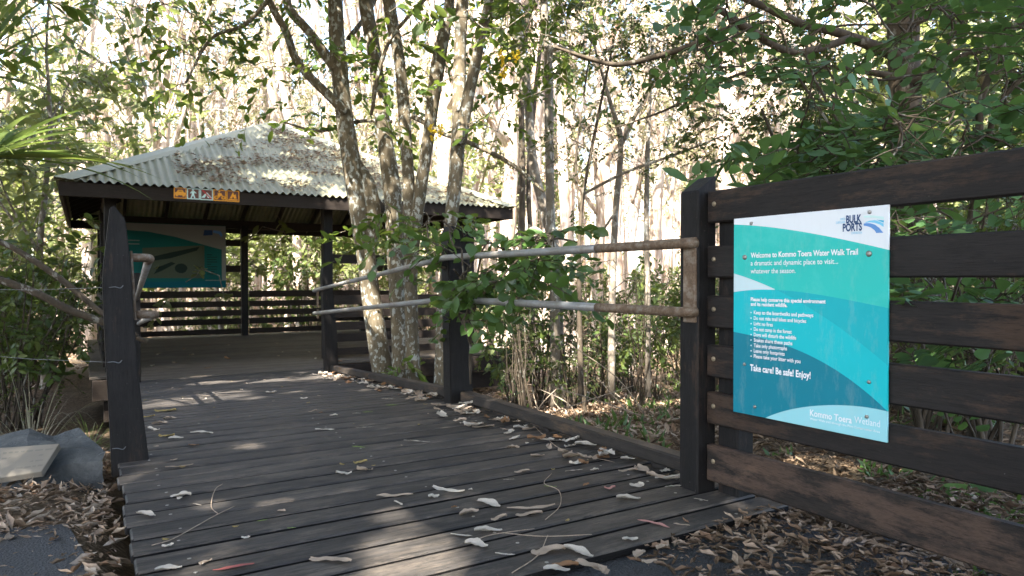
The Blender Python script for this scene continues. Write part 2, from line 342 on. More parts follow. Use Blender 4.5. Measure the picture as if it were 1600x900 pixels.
# ------------------------------------------------------------------ ground
V0, VB, VE = 1.74, 4.42, 9.42
def uL(v): return .13 if v < VB else .13 + .045 * (v - VB)
def uR(v): return 2.34 if v < VB else 2.34 + .075 * (v - VB)
def sm(t): t = max(0, min(1, t)); return t * t * (3 - 2 * t)
def gz(u, v):
    h = -.075 - .95 * sm((v - 2.6) / 7.5)
    if uL(v) + .02 < u < uR(v) - .03 and v > 1.95: h -= .22
    if u > 2.5: h -= .10 * sm((u - 2.5) / 1.0) * (1 - sm((v - 5) / 4))
    h += .085 * math.exp(-((u + .25) ** 2 + (v - 3.78) ** 2) / .09)
    return h + .05 * mnoise.noise(Vector((u * .9, v * .9, 3))) * sm((v - 1) / 3 + max(0, abs(u - 1.2) - 1.5)) + .12 * mnoise.noise(Vector((u * .13, v * .13, 9))) * sm((v - 14) / 20)
def axis(lo, hi, step, far):
    a = list(np.arange(lo, hi + 1e-6, step)); x = hi; st = step
    while x < far: st *= 1.25; x += st; a.append(x)
    x = lo; st = step; b = []
    while x > -far: st *= 1.25; x -= st; b.append(x)
    return b[::-1] + a
gx, gy = axis(-6, 10, .25, 420), axis(-3, 20, .25, 420)
gm = MB(); gm.v = [(x, y, gz(x, y)) for y in gy for x in gx]; nx = len(gx)
gm.f = [(j * nx + i, j * nx + i + 1, (j + 1) * nx + i + 1, (j + 1) * nx + i) for j in range(len(gy) - 1) for i in range(nx - 1)]
tag(part('ground', gm, M['ground'], None, True), 'leaf covered forest floor falling away towards the shelter', 'ground', None, 'structure')
am = MB(); edge = []
for i in range(41):
    u = -5 + i * .19
    vmax = 3.3 + .25 * mnoise.noise(Vector((u * 1.5, 0, 1))) - .1 * sm((u + .9) / .9)
    if u > .12: vmax = 1.82
    if u > 2.3: vmax = 1.5 - (u - 2.1) * .3 + .1 * mnoise.noise(Vector((u * 3, 0, 1)))
    edge.append((u, vmax))
for i in range(40):
    for j in range(12):
        q = []
        for (ii, jj) in ((i, j), (i + 1, j), (i + 1, j + 1), (i, j + 1)):
            u, vm = edge[ii]; v = -4 + (vm + 4) * jj / 12; q.append((u, v, max(gz(u, v) + .006, -.045 if u < .1 else -.038) if v < 2 else gz(u, v) + .012))
        am.add(q, [(0, 1, 2, 3)])
tag(part('asphalt_path', am, M['asphalt'], None), 'dark asphalt path meeting the near end of the boardwalk', 'path', None, 'structure')
# ------------------------------------------------------------------ boardwalk
V0, VB, VE = 1.74, 4.42, 9.42
def dz(v): return 0 if v < VB else -.33 * (v - VB) / (VE - VB)
def uL(v): return .13 if v < VB else .13 + .045 * (v - VB)
def uR(v): return 2.34 if v < VB else 2.34 + .075 * (v - VB)
bw = thing('boardwalk', 'dark timber boardwalk ramping down to the shelter, scattered with dry leaves', 'boardwalk', (1.2, 1.8, 0))
dm = MB(); v = V0; i = 0
while v < VE - .1:
    a, b = v + .012, v + .141; j = R.uniform(-.012, .012); j2 = R.uniform(-.02, .012); t = R.uniform(-.0015, .0015)
    if i < 3: j2 += (.02, .0, .0)[i]
    za, zb = dz(a) + t, dz(b) + t
    dm.hexa([(uL(a) + j, a, za - .032), (uR(a) + j2, a, za - .032), (uR(b) + j2, b, zb - .032), (uL(b) + j, b, zb - .032),
             (uL(a) + j, a, za), (uR(a) + j2, a, za), (uR(b) + j2, b, zb), (uL(b) + j, b, zb)], .006)
    v += .153; i += 1
dk_ = part('decking', dm, M['deck'], bw)
M['deck_gap_shade'] = m_wood('deck_edge_gap_shade', 0, (.005, .005, .005), (.012, .011, .011), (.03, .025, .02), .2, .7, .15); dk_.data.materials.append(M['deck_gap_shade'])  # near-black board sides: shade of the gaps put into the colour
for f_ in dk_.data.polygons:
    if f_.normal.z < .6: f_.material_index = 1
def sill(name, u0f, w, z0, z1, va, vb, mat, ch=.006):
    m = MB(); a, b = va, vb
    m.hexa([(u0f(a), a, dz(a) + z0), (u0f(a) + w, a, dz(a) + z0), (u0f(b) + w, b, dz(b) + z0), (u0f(b), b, dz(b) + z0),
            (u0f(a), a, dz(a) + z1), (u0f(a) + w, a, dz(a) + z1), (u0f(b) + w, b, dz(b) + z1), (u0f(b), b, dz(b) + z1)], ch)
    return part(name, m, mat, bw)
ku = lambda v: uR(v) - .085
fx = MB(); v = V0; i = 0
while v < VB:
    for u_ in (.275, 1.22, 2.08): fx.disc((u_ + .01 * math.sin(i * 2.3), v + .045 + .03 * (i % 2), dz(v) + .0005), (0, 0, 1), .0065, .0012, 8)
    v += .153; i += 1
part('fixings', fx, M['bolt'], bw, True)
sill('kerb_rail', ku, .085, .022, .088, 2.16, 4.38, M['kerb'], .008)
sill('kerb_rail', ku, .085, .022, .088, 4.56, 6.75, M['kerb'], .008)
sill('kerb_rail', ku, .085, .022, .088, 6.78, 8.42, M['kerb'], .008)
for v in (2.35, 3.3, 4.2, 4.75, 5.8, 6.6, 7.1, 8.2): sill('kerb_block', lambda q: ku(q) + .01, .06, -.002, .024, v, v + .1, M['kerb'], .003)
sill('edge_joist', lambda q: uR(q) - .11, .045, -.20, -.036, V0 + .02, VB, M['postw'])
sill('edge_joist', lambda q: uR(q) - .11, .045, -.20, -.036, VB + .003, VE, M['postw'])
sill('edge_joist', lambda q: uL(q) + .06, .045, -.20, -.036, V0 + .02, VB, M['postw'])
sill('edge_joist', lambda q: uL(q) + .06, .045, -.20, -.036, VB + .003, VE, M['postw'])
# ------------------------------------------------------------------ fence with the sign
FU = 2.197
fn = thing('timber_fence', 'dark stained fence of seven wide horizontal boards carrying the turquoise sign', 'fence', (2.25, 1.4, 0))
p = MB(); p.hexa([(2.152, 2.05, -.35), (2.262, 2.05, -.35), (2.262, 2.155, -.35), (2.152, 2.155, -.35),
                  (2.152, 2.05, 1.243), (2.262, 2.05, 1.315), (2.262, 2.155, 1.315), (2.152, 2.155, 1.243)], .007)
fp = part('post', p, M['postw'], fn)
p = MB(); p.box((2.238, 1.915, -.35), (2.335, 2.02, 1.20), .006); part('backing_post', p, M['postw'], fn)
p = MB(); p.box((2.238, -.32, -.35), (2.335, -.22, 1.20), .006); part('backing_post', p, M['postw'], fn)
def zf(px, py): return atu(px, py, FU).z
# board tops / bottoms measured at the post end (x=1092) and at the frame edge (x=1597)
bl = [(298, 347, 235, 308), (387, 432, 361, 431), (463, 512, 473, 546), (541, 592, 576, 664), (617, 675, 657, 781), (695, 752, 824, 893)]
zs = []
for a, b, c, d in bl: zs.append((zf(1092, a), zf(1092, b), zf(1597, c), zf(1597, d)))
if True:
    tops = [(z[0] + z[2]) / 2 for z in zs]; bots = [(z[1] + z[3]) / 2 for z in zs]
    for k, (t, b) in enumerate(zip(tops, bots)):
        h = .15 if k == 5 else .131; c = (t + b) / 2; p = MB(); e = R.uniform(-.004, .004)
        p.hexa([(FU, -.9, c - h / 2 + e), (FU + .038, -.9, c - h / 2 + e), (FU + .038, 2.045, c - h / 2), (FU, 2.045, c - h / 2),
                (FU, -.9, c + h / 2 + e), (FU + .038, -.9, c + h / 2 + e), (FU + .038, 2.045, c + h / 2), (FU, 2.045, c + h / 2)], .006)
        bd = part('fence_board', p, M['fence_worn' if k == 5 else 'fence'], fn)
        if k == 5: bd['label'] = 'worn lowest board with brown timber showing through'
        q = MB().disc((FU, 2.005, c + .01), (-1, 0, 0), .010, .005); part('bolt', q, M['brass'], bd, True)
# ------------------------------------------------------------------ trail sign
SU = FU - .012
sg = thing('trail_sign', 'turquoise and white welcome sign screwed to the dark timber fence boards', 'sign', (SU, 1.58, .36))
SV0, SV1, SZ0, SZ1 = 1.893, 1.272, .357, 1.117
def signmat():
    k = NM('sign_print'); c = k.n('ShaderNodeTexCoord'); sp = k.n('ShaderNodeSeparateXYZ'); k.l(c.outputs['Object'], sp.inputs[0])
    s = k.math('DIVIDE', k.math('SUBTRACT', SV0 - 1.58, sp.outputs[1]), SV0 - SV1)
    t = k.math('DIVIDE', k.math('SUBTRACT', SZ1 - .36, sp.outputs[2]), SZ1 - SZ0)
    def st(px, py):
        q = atu(px, py, SU); return (SV0 - q.y) / (SV0 - SV1), (SZ1 - q.z) / (SZ1 - SZ0)
    def below(pts, deg=3):                           # 1 where t is under the curve through the measured points
        P = [st(*x) for x in pts]; co = np.polyfit([x[0] for x in P], [x[1] for x in P], deg)
        acc = float(co[0])
        for q in co[1:]: acc = k.math('ADD', k.math('MULTIPLY', acc, s), float(q))
        return k.math('GREATER_THAN', t, acc)
    white, teal, wedge, cy, tl2, dk, pale = (.70, .73, .76), (.020, .47, .42), (.52, .66, .69), (.004, .44, .49), (.005, .38, .43), (.003, .18, .25), (.27, .58, .63)
    n = k.noise(k.coord((1, 1, 1)), 5, 6, .7)
    c = k.mix(below([(1149, 351), (1270, 365), (1330, 377), (1391, 391)]), white, k.mix(k.ramp(n, [(.5, (0, 0, 0)), (.75, (.6, .6, .6))]), teal, (.12, .56, .50)))
    A = below([(1149, 428), (1213, 453), (1290, 497), (1389, 573)])
    B = below([(1149, 456), (1213, 453), (1300, 464), (1391, 482)])
    c = k.mix(k.math('MULTIPLY', A, k.math('LESS_THAN', s, .31)), c, wedge); c = k.mix(B, c, k.mix(A, tl2, cy))
    c = k.mix(below([(1149, 519), (1220, 537), (1280, 563), (1340, 602), (1387, 643)]), c, dk)
    c = k.mix(below([(1170, 668), (1200, 651), (1250, 637), (1300, 633), (1387, 643)], 4), c, pale)
    sm_ = k.ramp(k.noise(k.coord((1, 2, .6)), 9, 6, .75), [(.52, (0, 0, 0)), (.8, (1, 1, 1))])
    c = k.mix(k.math('MULTIPLY', sm_, .22), c, (.5, .52, .48))
    k.bsdf(c, k.ramp(n, [(.3, (.35,) * 3), (.7, (.55,) * 3)]), 0, None, .25); return k.m
p = MB(); p.box((SU, SV1, SZ0), (SU + .008, SV0, SZ1), .001)
pn = part('sign_panel', p, signmat(), sg)
def textmesh(body, px0, py, px1, bold=0.0, u=SU - .0015, hscale=None):
    a = atu(px0, py, u); b = atu(px1, py, u); return textat(body, a, a.y - b.y, (0, -1, 0), (0, 0, 1), bold, hscale)
def textat(body, org, width, ex, ey, bold=0.0, h=None):
    cu = bpy.data.curves.new('t', 'FONT'); cu.body = body; cu.size = 1; cu.offset = bold; cu.resolution_u = 3; cu.space_character = 1
    to = bpy.data.objects.new('t', cu); COL.objects.link(to); bpy.context.view_layer.update()
    me = bpy.data.meshes.new_from_object(to.evaluated_get(bpy.context.evaluated_depsgraph_get()))
    bpy.data.objects.remove(to); xs = [q.co.x for q in me.vertices]; x0, x1 = min(xs), max(xs); k = width / (x1 - x0)
    ky = k if h is None else h / .73; ex = Vector(ex); ey = Vector(ey); m = MB()
    m.add([Vector(org) + ex * ((q.co.x - x0) * k) + ey * (q.co.y * ky) for q in me.vertices], [tuple(f.vertices) for f in me.polygons]); bpy.data.meshes.remove(me); return m
def tpart(name, rows, mat):
    m = MB()
    for r in rows:
        q = textmesh(*r[:4], **(r[4] if len(r) > 4 else {})); m.add(q.v, q.f)
    return part(name, m, M[mat], pn)
tpart('heading', [('Welcome to Kommo Toera Water Walk Trail', 1173, 402.9, 1340.5, dict(bold=.022, hscale=.0205)), ('a dramatic and dynamic place to visit...', 1173, 414.9, 1309.5, dict(bold=.006, hscale=.0195)), ('whatever the season.', 1173, 427.2, 1243, dict(bold=.006, hscale=.0195))], 'white')
rows = [('Please help conserve this special environment', 1173, 470.3, 1290, dict(bold=.03, hscale=.0145)), ('and its resident wildlife.', 1173, 477.6, 1230, dict(bold=.03, hscale=.0145))]
for (tx, x1, y) in (('Keep to the boardwalks and pathways', 1270.8, 490.8), ('Do not ride trail bikes and bicycles', 1259.7, 499.6), ('Light no fires', 1207.5, 508.2), ('Do not camp in the forest', 1237, 516.8), ('Dogs will disturb the wildlife', 1244, 525.3), ('Snakes share these paths', 1238, 533.8), ('Take only photographs', 1229.7, 542.2), ('Leave only footprints', 1226, 550.6), ('Please take your litter with you', 1250.8, 559.0)):
    rows.append((tx, 1177.8, y, x1, dict(bold=.018, hscale=.0145)))
tpart('rules_text', rows, 'white')
m = MB()
for y in (490.8, 499.6, 508.2, 516.8, 525.3, 533.8, 542.2, 550.6, 559.0): m.disc(atu(1173.6, y - 2.5, SU - .0006), (-1, 0, 0), .0026, .0008, 8)
part('bullet_marks', m, M['white'], pn)
tpart('closing_text', [('Take care! Be safe! Enjoy!', 1172, 578.8, 1266.7, dict(bold=.028, hscale=.025))], 'white')
tpart('place_name', [('Kommo Toera', 1265.5, 649.4, 1331, dict(bold=.016, hscale=.023)), ('Wetland', 1335, 660.3, 1375, dict(bold=-.004, hscale=.023)), ('Water Walk trail through the Port Conservation Area', 1265.5, 655.5, 1375, dict(bold=.004, hscale=.008))], 'white')
tpart('logo_words', [('BULK', 1322, 348.6, 1346, dict(bold=.035, hscale=.0262)), ('PORTS', 1316.7, 361.6, 1346.8, dict(bold=.035, hscale=.0262))], 'navy')
tpart('logo_small_words', [('NORTH', 1313, 344.2, 1320.6, dict(bold=.01, hscale=.0075)), ('QUEENSLAND', 1306, 349.6, 1320.6, dict(bold=.01, hscale=.0075)), ('CORPORATION', 1329.8, 366, 1346.8, dict(bold=.01, hscale=.0075))], 'ltblue')
def logo(pts, mat):
    P = [atu(1270 + x / 12.3, 325 + y / 12.3, SU - .0014) for x, y in pts]; m = MB(); m.add(P, [tuple(range(len(P)))]); part('logo_swoosh', m, M[mat], pn)
logo([(978, 298), (1040, 288), (1110, 295), (1190, 318), (1280, 385), (1355, 475), (1220, 480), (1185, 425), (1110, 370), (1040, 348), (978, 340)], 'midblue')
logo([(985, 285), (1080, 245), (1200, 232), (1300, 268), (1362, 300), (1362, 365), (1290, 318), (1190, 285), (1100, 275)], 'ltblue')
logo([(1215, 226), (1365, 236), (1365, 285), (1300, 258)], 'cyan')
logo([(980, 150), (1130, 140), (1365, 168), (1365, 222), (1200, 190), (980, 182)], 'palegreen')
for x, y in ((1174, 349), (1359, 331.5), (1164, 402), (1358, 396.5), (1163.5, 569), (1179.6, 635.5), (1358, 597), (1354.5, 651)):
    big = (x, y) in ((1164, 402), (1358, 396.5)); part('screw', MB().disc(atu(x, y, SU), (-1, 0, 0), .010 if big else .0065, .005), M['bolt'], sg, True)
# ------------------------------------------------------------------ right handrail
hr = thing('handrail', 'weathered twin pipe handrail with dark posts along the right side of the boardwalk', 'handrail', (2.4, 4.4, 0))
def taper_post(pxs, v, th, parent, z0):
    P = [atv(x, y, v) for x, y in pxs]; m = MB(); m.prism(P, (0, th, 0), .006); return part('post', m, M['postw'], parent)
taper_post([(706, 700), (700, 365), (706, 352), (727, 362), (734, 480), (743, 700)], 4.42, .12, hr, 0)
taper_post([(512, 640), (504, 430), (506, 415), (517, 424), (527, 520), (531, 640)], 8.48, .12, hr, 0)
def rr(u0, z0, v0, v1, vb):
    pts = [(u0, v0, z0), (u0, (v0 + vb) / 2, z0), (u0, vb - .15, z0), (u0 + .002, vb, z0 - .004), (u0 + .014, vb + .18, z0 - .018)]
    n = 6
    for i in range(1, n + 1):
        v = vb + .18 + (v1 - vb - .18) * i / n; pts.append((u0 + .014 + .075 * (v - vb - .18), v, z0 - .018 - .0655 * (v - vb - .18)))
    return pts
for nm, z in (('top_rail', 1.027), ('lower_rail', .744)):
    mb = MB(); q = rr(2.108, z, 2.66, 8.63, 4.36); e = Vector(q[-1])
    q += [(e.x + .02, e.y + .045, e.z - .006), (e.x + .06, e.y + .06, e.z - .008)]
    mb.tube(smoothline(q, 4), .0205, 14); rl = part(nm, mb, M['pipe'], hr, True)
    mb = MB(); mb.tube(smoothline([(2.108, 2.655, z), (2.108, 2.4, z), (2.108, 2.13, z), (2.112, 2.085, z), (2.13, 2.064, z), (2.150, 2.06, z)], 4), .0213, 14); part('rusted_end', mb, M['rust'], rl, True)
    e2 = q[-1]; mb = MB(); mb.box((e2[0] - .01, e2[1] - .03, e2[2] - .2 if z > 1 else e2[2] - .06), (e2[0] + .002, e2[1] + .03, e2[2] + .05)); part('bracket', mb, M['rust'], hr)
mb = MB(); mb.box((2.139, 2.052, .70), (2.1515, 2.122, 1.052), .003); part('rusted_plate', mb, M['rust'], hr)
for v, z in ((4.47, 1.018), (4.47, .735)): mb = MB(); mb.tube([(2.118, v, z - .002), (2.118, v, z - .05), (2.19, v, z - .06)], .009, 8); part('bracket', mb, M['rust'], hr, True)
# ------------------------------------------------------------------ left handrail
hl = thing('handrail', 'single leaning dark plank post with short rusty pipe rails, left of the boardwalk', 'handrail', (.18, 3.86, 0))
P = [atv(x, y, 3.82) for x, y in [(175, 748), (170, 640), (165, 560), (160, 445), (162, 410), (172, 324), (178, 321), (196, 342), (203, 400), (208, 480), (218, 600), (234, 728)]]
mb = MB(); mb.prism(P, (0, .09, 0), .005); part('post', mb, M['postw'], hl)
mb = MB(); mb.prism([atv(x, y, 3.86) for x, y in [(203.5, 392), (207, 392), (214, 500), (210.5, 500)]], (0, .05, 0), .001); part('plate', mb, M['rust'], hl)
for nm, z in (('top_rail', .985), ('lower_rail', .705)):
    a = Vector((.20 + (0.02 if z < .9 else 0), 3.885, z)); mb = MB(); q = [a, a + Vector((.045, 0, 0)), a + Vector((.072, .01, -.001)), a + Vector((.084, .05, -.004)), a + Vector((.088, .2, -.012))]
    mb.tube(smoothline(q, 4), .0205, 14); r1 = part(nm, mb, M['rust'], hl, True)
    b = q[-1]; mb = MB(); mb.tube([b, b + Vector((.045 * 2, 2, -.13)), b + Vector((.045 * 4.9, 4.9, -.32))], .0204, 12); part('far_length', mb, M['pipe'], r1, True)
mb = MB(); mb.box((.43, 9.0, -.5), (.55, 9.12, .95)); part('post', mb, M['postw'], hl)
wf = thing('wire_fence', 'two thin slack wires tied round the leaning plank post', 'wire fence', (-.6, 3.8, .3))
for (x0, y0, x1, y1, dd) in ((-60, 452, 172, 449, 3.46), (-60, 552, 170, 566, 3.46), (120, 720, 176, 701, 3.46)):
    a = atd(x0, y0, dd + .25); b = atv(x1, y1, 3.815); c = (Vector(a) + Vector(b)) / 2 - Vector((0, 0, .008))
    w = part('wire', MB().tube([a, c, b], .0011, 5), M['wire'], wf)
    q = atv(x1 + 16, y1 + 1, 3.814); part('tie', MB().tube(smoothline([b, (b + q) / 2 + Vector((0, -.004, .004)), q, q + Vector((.012, -.004, .012))], 3), .002, 5), M['wire'], w)
# ------------------------------------------------------------------ shelter
U0, U1, A0, A1, EZ, AZ = -.25, 6.15, 10.0, 16.4, 2.075, 3.70
CU, CA = (U0 + U1) / 2, (A0 + A1) / 2
sh = thing('picnic_shelter', 'open timber shelter with a pale green corrugated hip roof covered in leaves', 'shelter', (CU, CA, -.33))
rf = MB(); half = (U1 - U0) / 2; pitch = (AZ - EZ) / half
def slope(rot):
    n = int(2 * half / .1 * 6); vs = []; fs = []
    for i in range(n + 1):
        x = -half + 2 * half * i / n; w = .018 * math.sin(x / .1 * 2 * math.pi); top = max(.0, half - abs(x)); rows = 6
        for j in range(rows + 1):
            d = top * j / rows; y = -half - .03 * (j == 0) + d; z = EZ + pitch * d + w
            c, s_ = math.cos(rot), math.sin(rot); vs.append((CU + x * c - y * s_, CA + x * s_ + y * c, z))
    for i in range(n):
        for j in range(6): fs.append((i * 7 + j, (i + 1) * 7 + j, (i + 1) * 7 + j + 1, i * 7 + j + 1))
    rf.add(vs, fs)
for k in range(4): slope(k * math.pi / 2)
roof = part('roof', rf, M['roof'], sh, True)
for sx, sy in ((-1, -1), (1, -1), (1, 1), (-1, 1)):
    a = Vector((CU + sx * (half + .05), CA + sy * (half + .05), EZ - .012)); b = Vector((CU, CA, AZ + .025)); m = MB(); d = (b - a).normalized()
    h1 = Vector((-sx, 0, 0)); h2 = Vector((0, -sy, 0)); w = .19; lift = Vector((0, 0, .022)); dr = Vector((0, 0, 0.0))
    e1, e2 = h1 * w, h2 * w; z1 = Vector((0, 0, .018))
    q = [a + e1 + z1, a + lift + z1, a + e2 + z1, b + e1 * .02 + z1, b + lift + z1, b + e2 * .02 + z1]
    # side wings lie on their own slopes: along the eave the roof height does not change
    pA = [a + e1 + z1, b + e1 - Vector((0, 0, pitch * w)) * 1 + z1, b + lift + z1, a + lift + z1]; pB = [a + e2 + z1, b + e2 - Vector((0, 0, pitch * w)) + z1, b + lift + z1, a + lift + z1]
    m.add(pA, [(0, 1, 2, 3)]).add(pB, [(3, 2, 1, 0)]); o = part('ridge_cap', m, M['cap'], roof)
    so_ = o.modifiers.new('t', 'SOLIDIFY'); so_.thickness = .004
FH = .17
for (a, b) in (((U0, A0), (U1, A0 + .04)), ((U0, A1 - .04), (U1, A1)), ((U0, A0 + .042), (U0 + .04, A1 - .042)), ((U1 - .04, A0 + .042), (U1, A1 - .042))):
    m = MB(); m.box((*a, EZ - .02 - FH), (*b, EZ - .02), .003); part('fascia', m, M['beam'], sh)
PU, PA = (.3, 2.95, 5.6), (10.55, 13.2, 15.85)
for u in PU:
    for v in PA:
        if u == 2.95 and v == 13.2: continue
        pu = 3.16 if (u, v) == (2.95, 10.55) else u
        m = MB(); m.box((pu - .07, v - .07, -.9), (pu + .07, v + .07, 2.02), .006); part('post', m, M['postw'], sh)
for v in (10.55, 15.85): m = MB(); m.box((.1, v - .045, 1.955), (5.8, v + .045, 2.13), .004); part('beam', m, M['beam'], sh)
for u in (.3, 5.6): m = MB(); m.box((u - .045, 10.60, 1.955), (u + .045, 15.80, 2.13), .004); part('beam', m, M['beam'], sh)
for k in range(9):
    x = -3.0 + k * .75
    for s_ in (0, 1, 2, 3):
        top = half - abs(x) - .05
        if top < .4: continue
        c, sn = round(math.cos(s_ * math.pi / 2)), round(math.sin(s_ * math.pi / 2)); y0 = -half + .08; y1 = y0 + top - .1
        f = lambda x_, y_, z_: (CU + x_ * c - y_ * sn, CA + x_ * sn + y_ * c, z_)
        za, zb = EZ + pitch * .08 - .03, EZ + pitch * (.08 + top - .1) - .03; w = .025
        m = MB(); m.hexa([f(x - w, y0, za - .12), f(x + w, y0, za - .12), f(x + w, y1, zb - .12), f(x - w, y1, zb - .12), f(x - w, y0, za), f(x + w, y0, za), f(x + w, y1, zb), f(x - w, y1, zb)], 0); part('rafter', m, M['beam'], sh)
fm = MB(); v = 9.45
while v < 16.2:
    fm.box((.05 if v > 9.9 else uL(9.4) - .1, v, -.365), (6.2 if v > 9.9 else 3.0, v + .142, -.33), .004); v += .149
part('floor', fm, M['floor'], sh)
for a, b in (((.08, 9.95, -.62), (6.17, 10.0, -.37)), ((6.12, 10.01, -.62), (6.17, 16.1, -.37)), ((.08, 10.01, -.62), (.13, 16.1, -.37)), ((.08, 16.11, -.62), (6.17, 16.16, -.37))):
    m = MB(); m.box(a, b); part('edge_beam', m, M['beam'], sh)
m = MB(); m.box((.2, 10.02, -.9), (6.0, 10.06, -.64)); part('edge_beam', m, M['beam'], sh)
ZB = [(.49, .63), (.29, .415), (.10, .225), (-.08, .045), (-.285, -.175)]
def railpanel(a, b, sub=True):
    m = MB()
    for z0, z1 in ZB: m.box((a[0], a[1], z0), (b[0], b[1], z1), .004)
    part('rail_panel', m, M['beam'], sh)
railpanel((.38, 15.76, 0), (2.87, 15.80, 0)); railpanel((3.03, 15.76, 0), (5.52, 15.80, 0))
railpanel((3.24, 10.46, 0), (5.52, 10.50, 0)); railpanel((.21, 10.65, 0), (.25, 13.1, 0)); railpanel((.21, 13.3, 0), (.25, 15.75, 0)); railpanel((5.66, 13.3, 0), (5.70, 15.75, 0))
for a, b in (((2.5, 15.82, 1.58), (2.87, 15.86, 1.72)), ((2.5, 15.82, 1.03), (2.87, 15.86, 1.17)), ((3.24, 10.53, 1.12), (5.52, 10.57, 1.26)), ((5.58, 13.3, 1.05), (5.62, 15.7, 1.19))):
    m = MB(); m.box(a, b); part('cross_rail', m, M['beam'], sh)
# five pictogram plates on the front fascia
PV = A0 - .006
def plate(k, label, bgm, edgem, polys):
    x0, x1 = 271.5 + k * 20.6, 271.5 + k * 20.6 + 20; y0 = 292.5 + k * 1.15
    a = atv(x0, y0, PV); b = atv(x1, y0, PV); w = b.x - a.x; h = w * .93; o = Vector((a.x, PV, a.z - h))
    t = thing('pictogram_sign', label, 'sign', o, 'pictogram plates along the shelter fascia')
    m = MB(); m.box(o - Vector((0, 0, 0)), o + Vector((w, .006, h)), .001); part('border', m, M[edgem], t)
    m = MB(); m.box(o + Vector((.012, -.002, .012)), o + Vector((w - .012, .001, h - .012)), 0); part('plate', m, M[bgm], t)
    for pts, mt in polys:
        m = MB()
        for pp in (pts if isinstance(pts[0][0], tuple) else [pts]): m.add([o + Vector((x * w, -.0035 - (.002 if mt == 'signred' else 0), y * h)) for x, y in pp], [tuple(range(len(pp)))])
        part('symbol', m, M[mt], t)
circ = lambda cx, cy, r, n=12: tuple((cx + r * math.cos(i * 6.283 / n), cy + r * math.sin(i * 6.283 / n)) for i in range(n))
slash = [(.12, .86), (.2, .93), (.9, .17), (.82, .1)]
plate(0, 'yellow car pictogram plate, leftmost of five on the shelter fascia', 'sgbrown', 'orange', [([((.1, .3), (.9, .3), (.92, .52), (.78, .58), (.68, .8), (.32, .8), (.22, .58), (.08, .52)), circ(.24, .27, .1), circ(.76, .27, .1)], 'orange'), ([((.36, .6), (.64, .6), (.6, .73), (.4, .73))], 'sgbrown')])
plate(1, 'white walking figure pictogram plate on the shelter fascia', 'sgbrown', 'palegreen', [([circ(.46, .84, .08), ((.36, .74), (.58, .74), (.74, .58), (.7, .53), (.56, .62), (.56, .42), (.66, .1), (.56, .1), (.47, .36), (.36, .1), (.26, .1), (.38, .44), (.36, .6), (.28, .5), (.23, .54))], 'palegreen')])
plate(2, 'crossed out white tent pictogram plate with red slash on the fascia', 'sgbrown', 'palegreen', [([((.08, .2), (.42, .62), (.5, .55), (.35, .2)), ((.5, .72), (.56, .66), (.92, .2), (.6, .2), (.46, .5))], 'palegreen'), (slash, 'signred')])
plate(3, 'yellow motorbike pictogram plate on the shelter fascia', 'sgbrown', 'orange', [([circ(.24, .3, .17), circ(.78, .3, .17), ((.24, .3), (.36, .62), (.3, .7), (.62, .7), (.8, .32), (.72, .3), (.6, .5), (.46, .3)), circ(.46, .84, .08)], 'orange'), ([circ(.24, .3, .08), circ(.78, .3, .08)], 'sgbrown')])
plate(4, 'yellow camp fire pictogram plate, rightmost of five on the fascia', 'sgbrown', 'orange', [([((.14, .12), (.86, .12), (.86, .22), (.14, .22)), ((.24, .28), (.5, .86), (.58, .6), (.7, .66), (.78, .3), (.6, .28), (.5, .48), (.42, .28))], 'orange')])
# information board inside
ib = thing('information_board', 'large teal and white map board hung at the back of the shelter', 'information board', (.55, 15.72, .7))
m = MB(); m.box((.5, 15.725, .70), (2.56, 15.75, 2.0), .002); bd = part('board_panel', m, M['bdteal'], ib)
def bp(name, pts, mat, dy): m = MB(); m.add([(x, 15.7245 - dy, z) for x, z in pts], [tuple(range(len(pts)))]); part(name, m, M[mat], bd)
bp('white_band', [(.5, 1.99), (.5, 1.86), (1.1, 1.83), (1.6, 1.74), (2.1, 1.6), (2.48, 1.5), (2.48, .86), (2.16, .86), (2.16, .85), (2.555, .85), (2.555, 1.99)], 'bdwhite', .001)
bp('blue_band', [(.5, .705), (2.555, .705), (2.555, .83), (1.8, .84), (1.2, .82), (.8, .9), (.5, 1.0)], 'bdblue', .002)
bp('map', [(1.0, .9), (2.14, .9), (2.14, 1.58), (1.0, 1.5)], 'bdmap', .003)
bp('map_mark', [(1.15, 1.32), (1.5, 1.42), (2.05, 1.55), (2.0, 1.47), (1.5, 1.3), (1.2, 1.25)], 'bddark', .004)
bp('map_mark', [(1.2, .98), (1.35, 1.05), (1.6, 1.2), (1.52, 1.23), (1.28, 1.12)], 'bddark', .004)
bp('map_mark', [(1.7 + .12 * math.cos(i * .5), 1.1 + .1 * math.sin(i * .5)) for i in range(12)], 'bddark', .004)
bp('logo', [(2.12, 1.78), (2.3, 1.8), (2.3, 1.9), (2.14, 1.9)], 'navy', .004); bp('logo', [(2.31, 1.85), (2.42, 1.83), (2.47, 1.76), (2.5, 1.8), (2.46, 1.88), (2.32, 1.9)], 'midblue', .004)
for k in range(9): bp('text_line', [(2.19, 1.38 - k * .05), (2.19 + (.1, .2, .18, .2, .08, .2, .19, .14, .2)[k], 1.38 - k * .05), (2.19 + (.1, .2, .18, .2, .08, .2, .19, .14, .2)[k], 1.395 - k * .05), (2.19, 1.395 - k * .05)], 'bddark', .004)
for k in range(2): bp('text_line', [(.62, 1.64 - k * .07), (.95, 1.64 - k * .07), (.95, 1.655 - k * .07), (.62, 1.655 - k * .07)], 'bdwhite', .004)
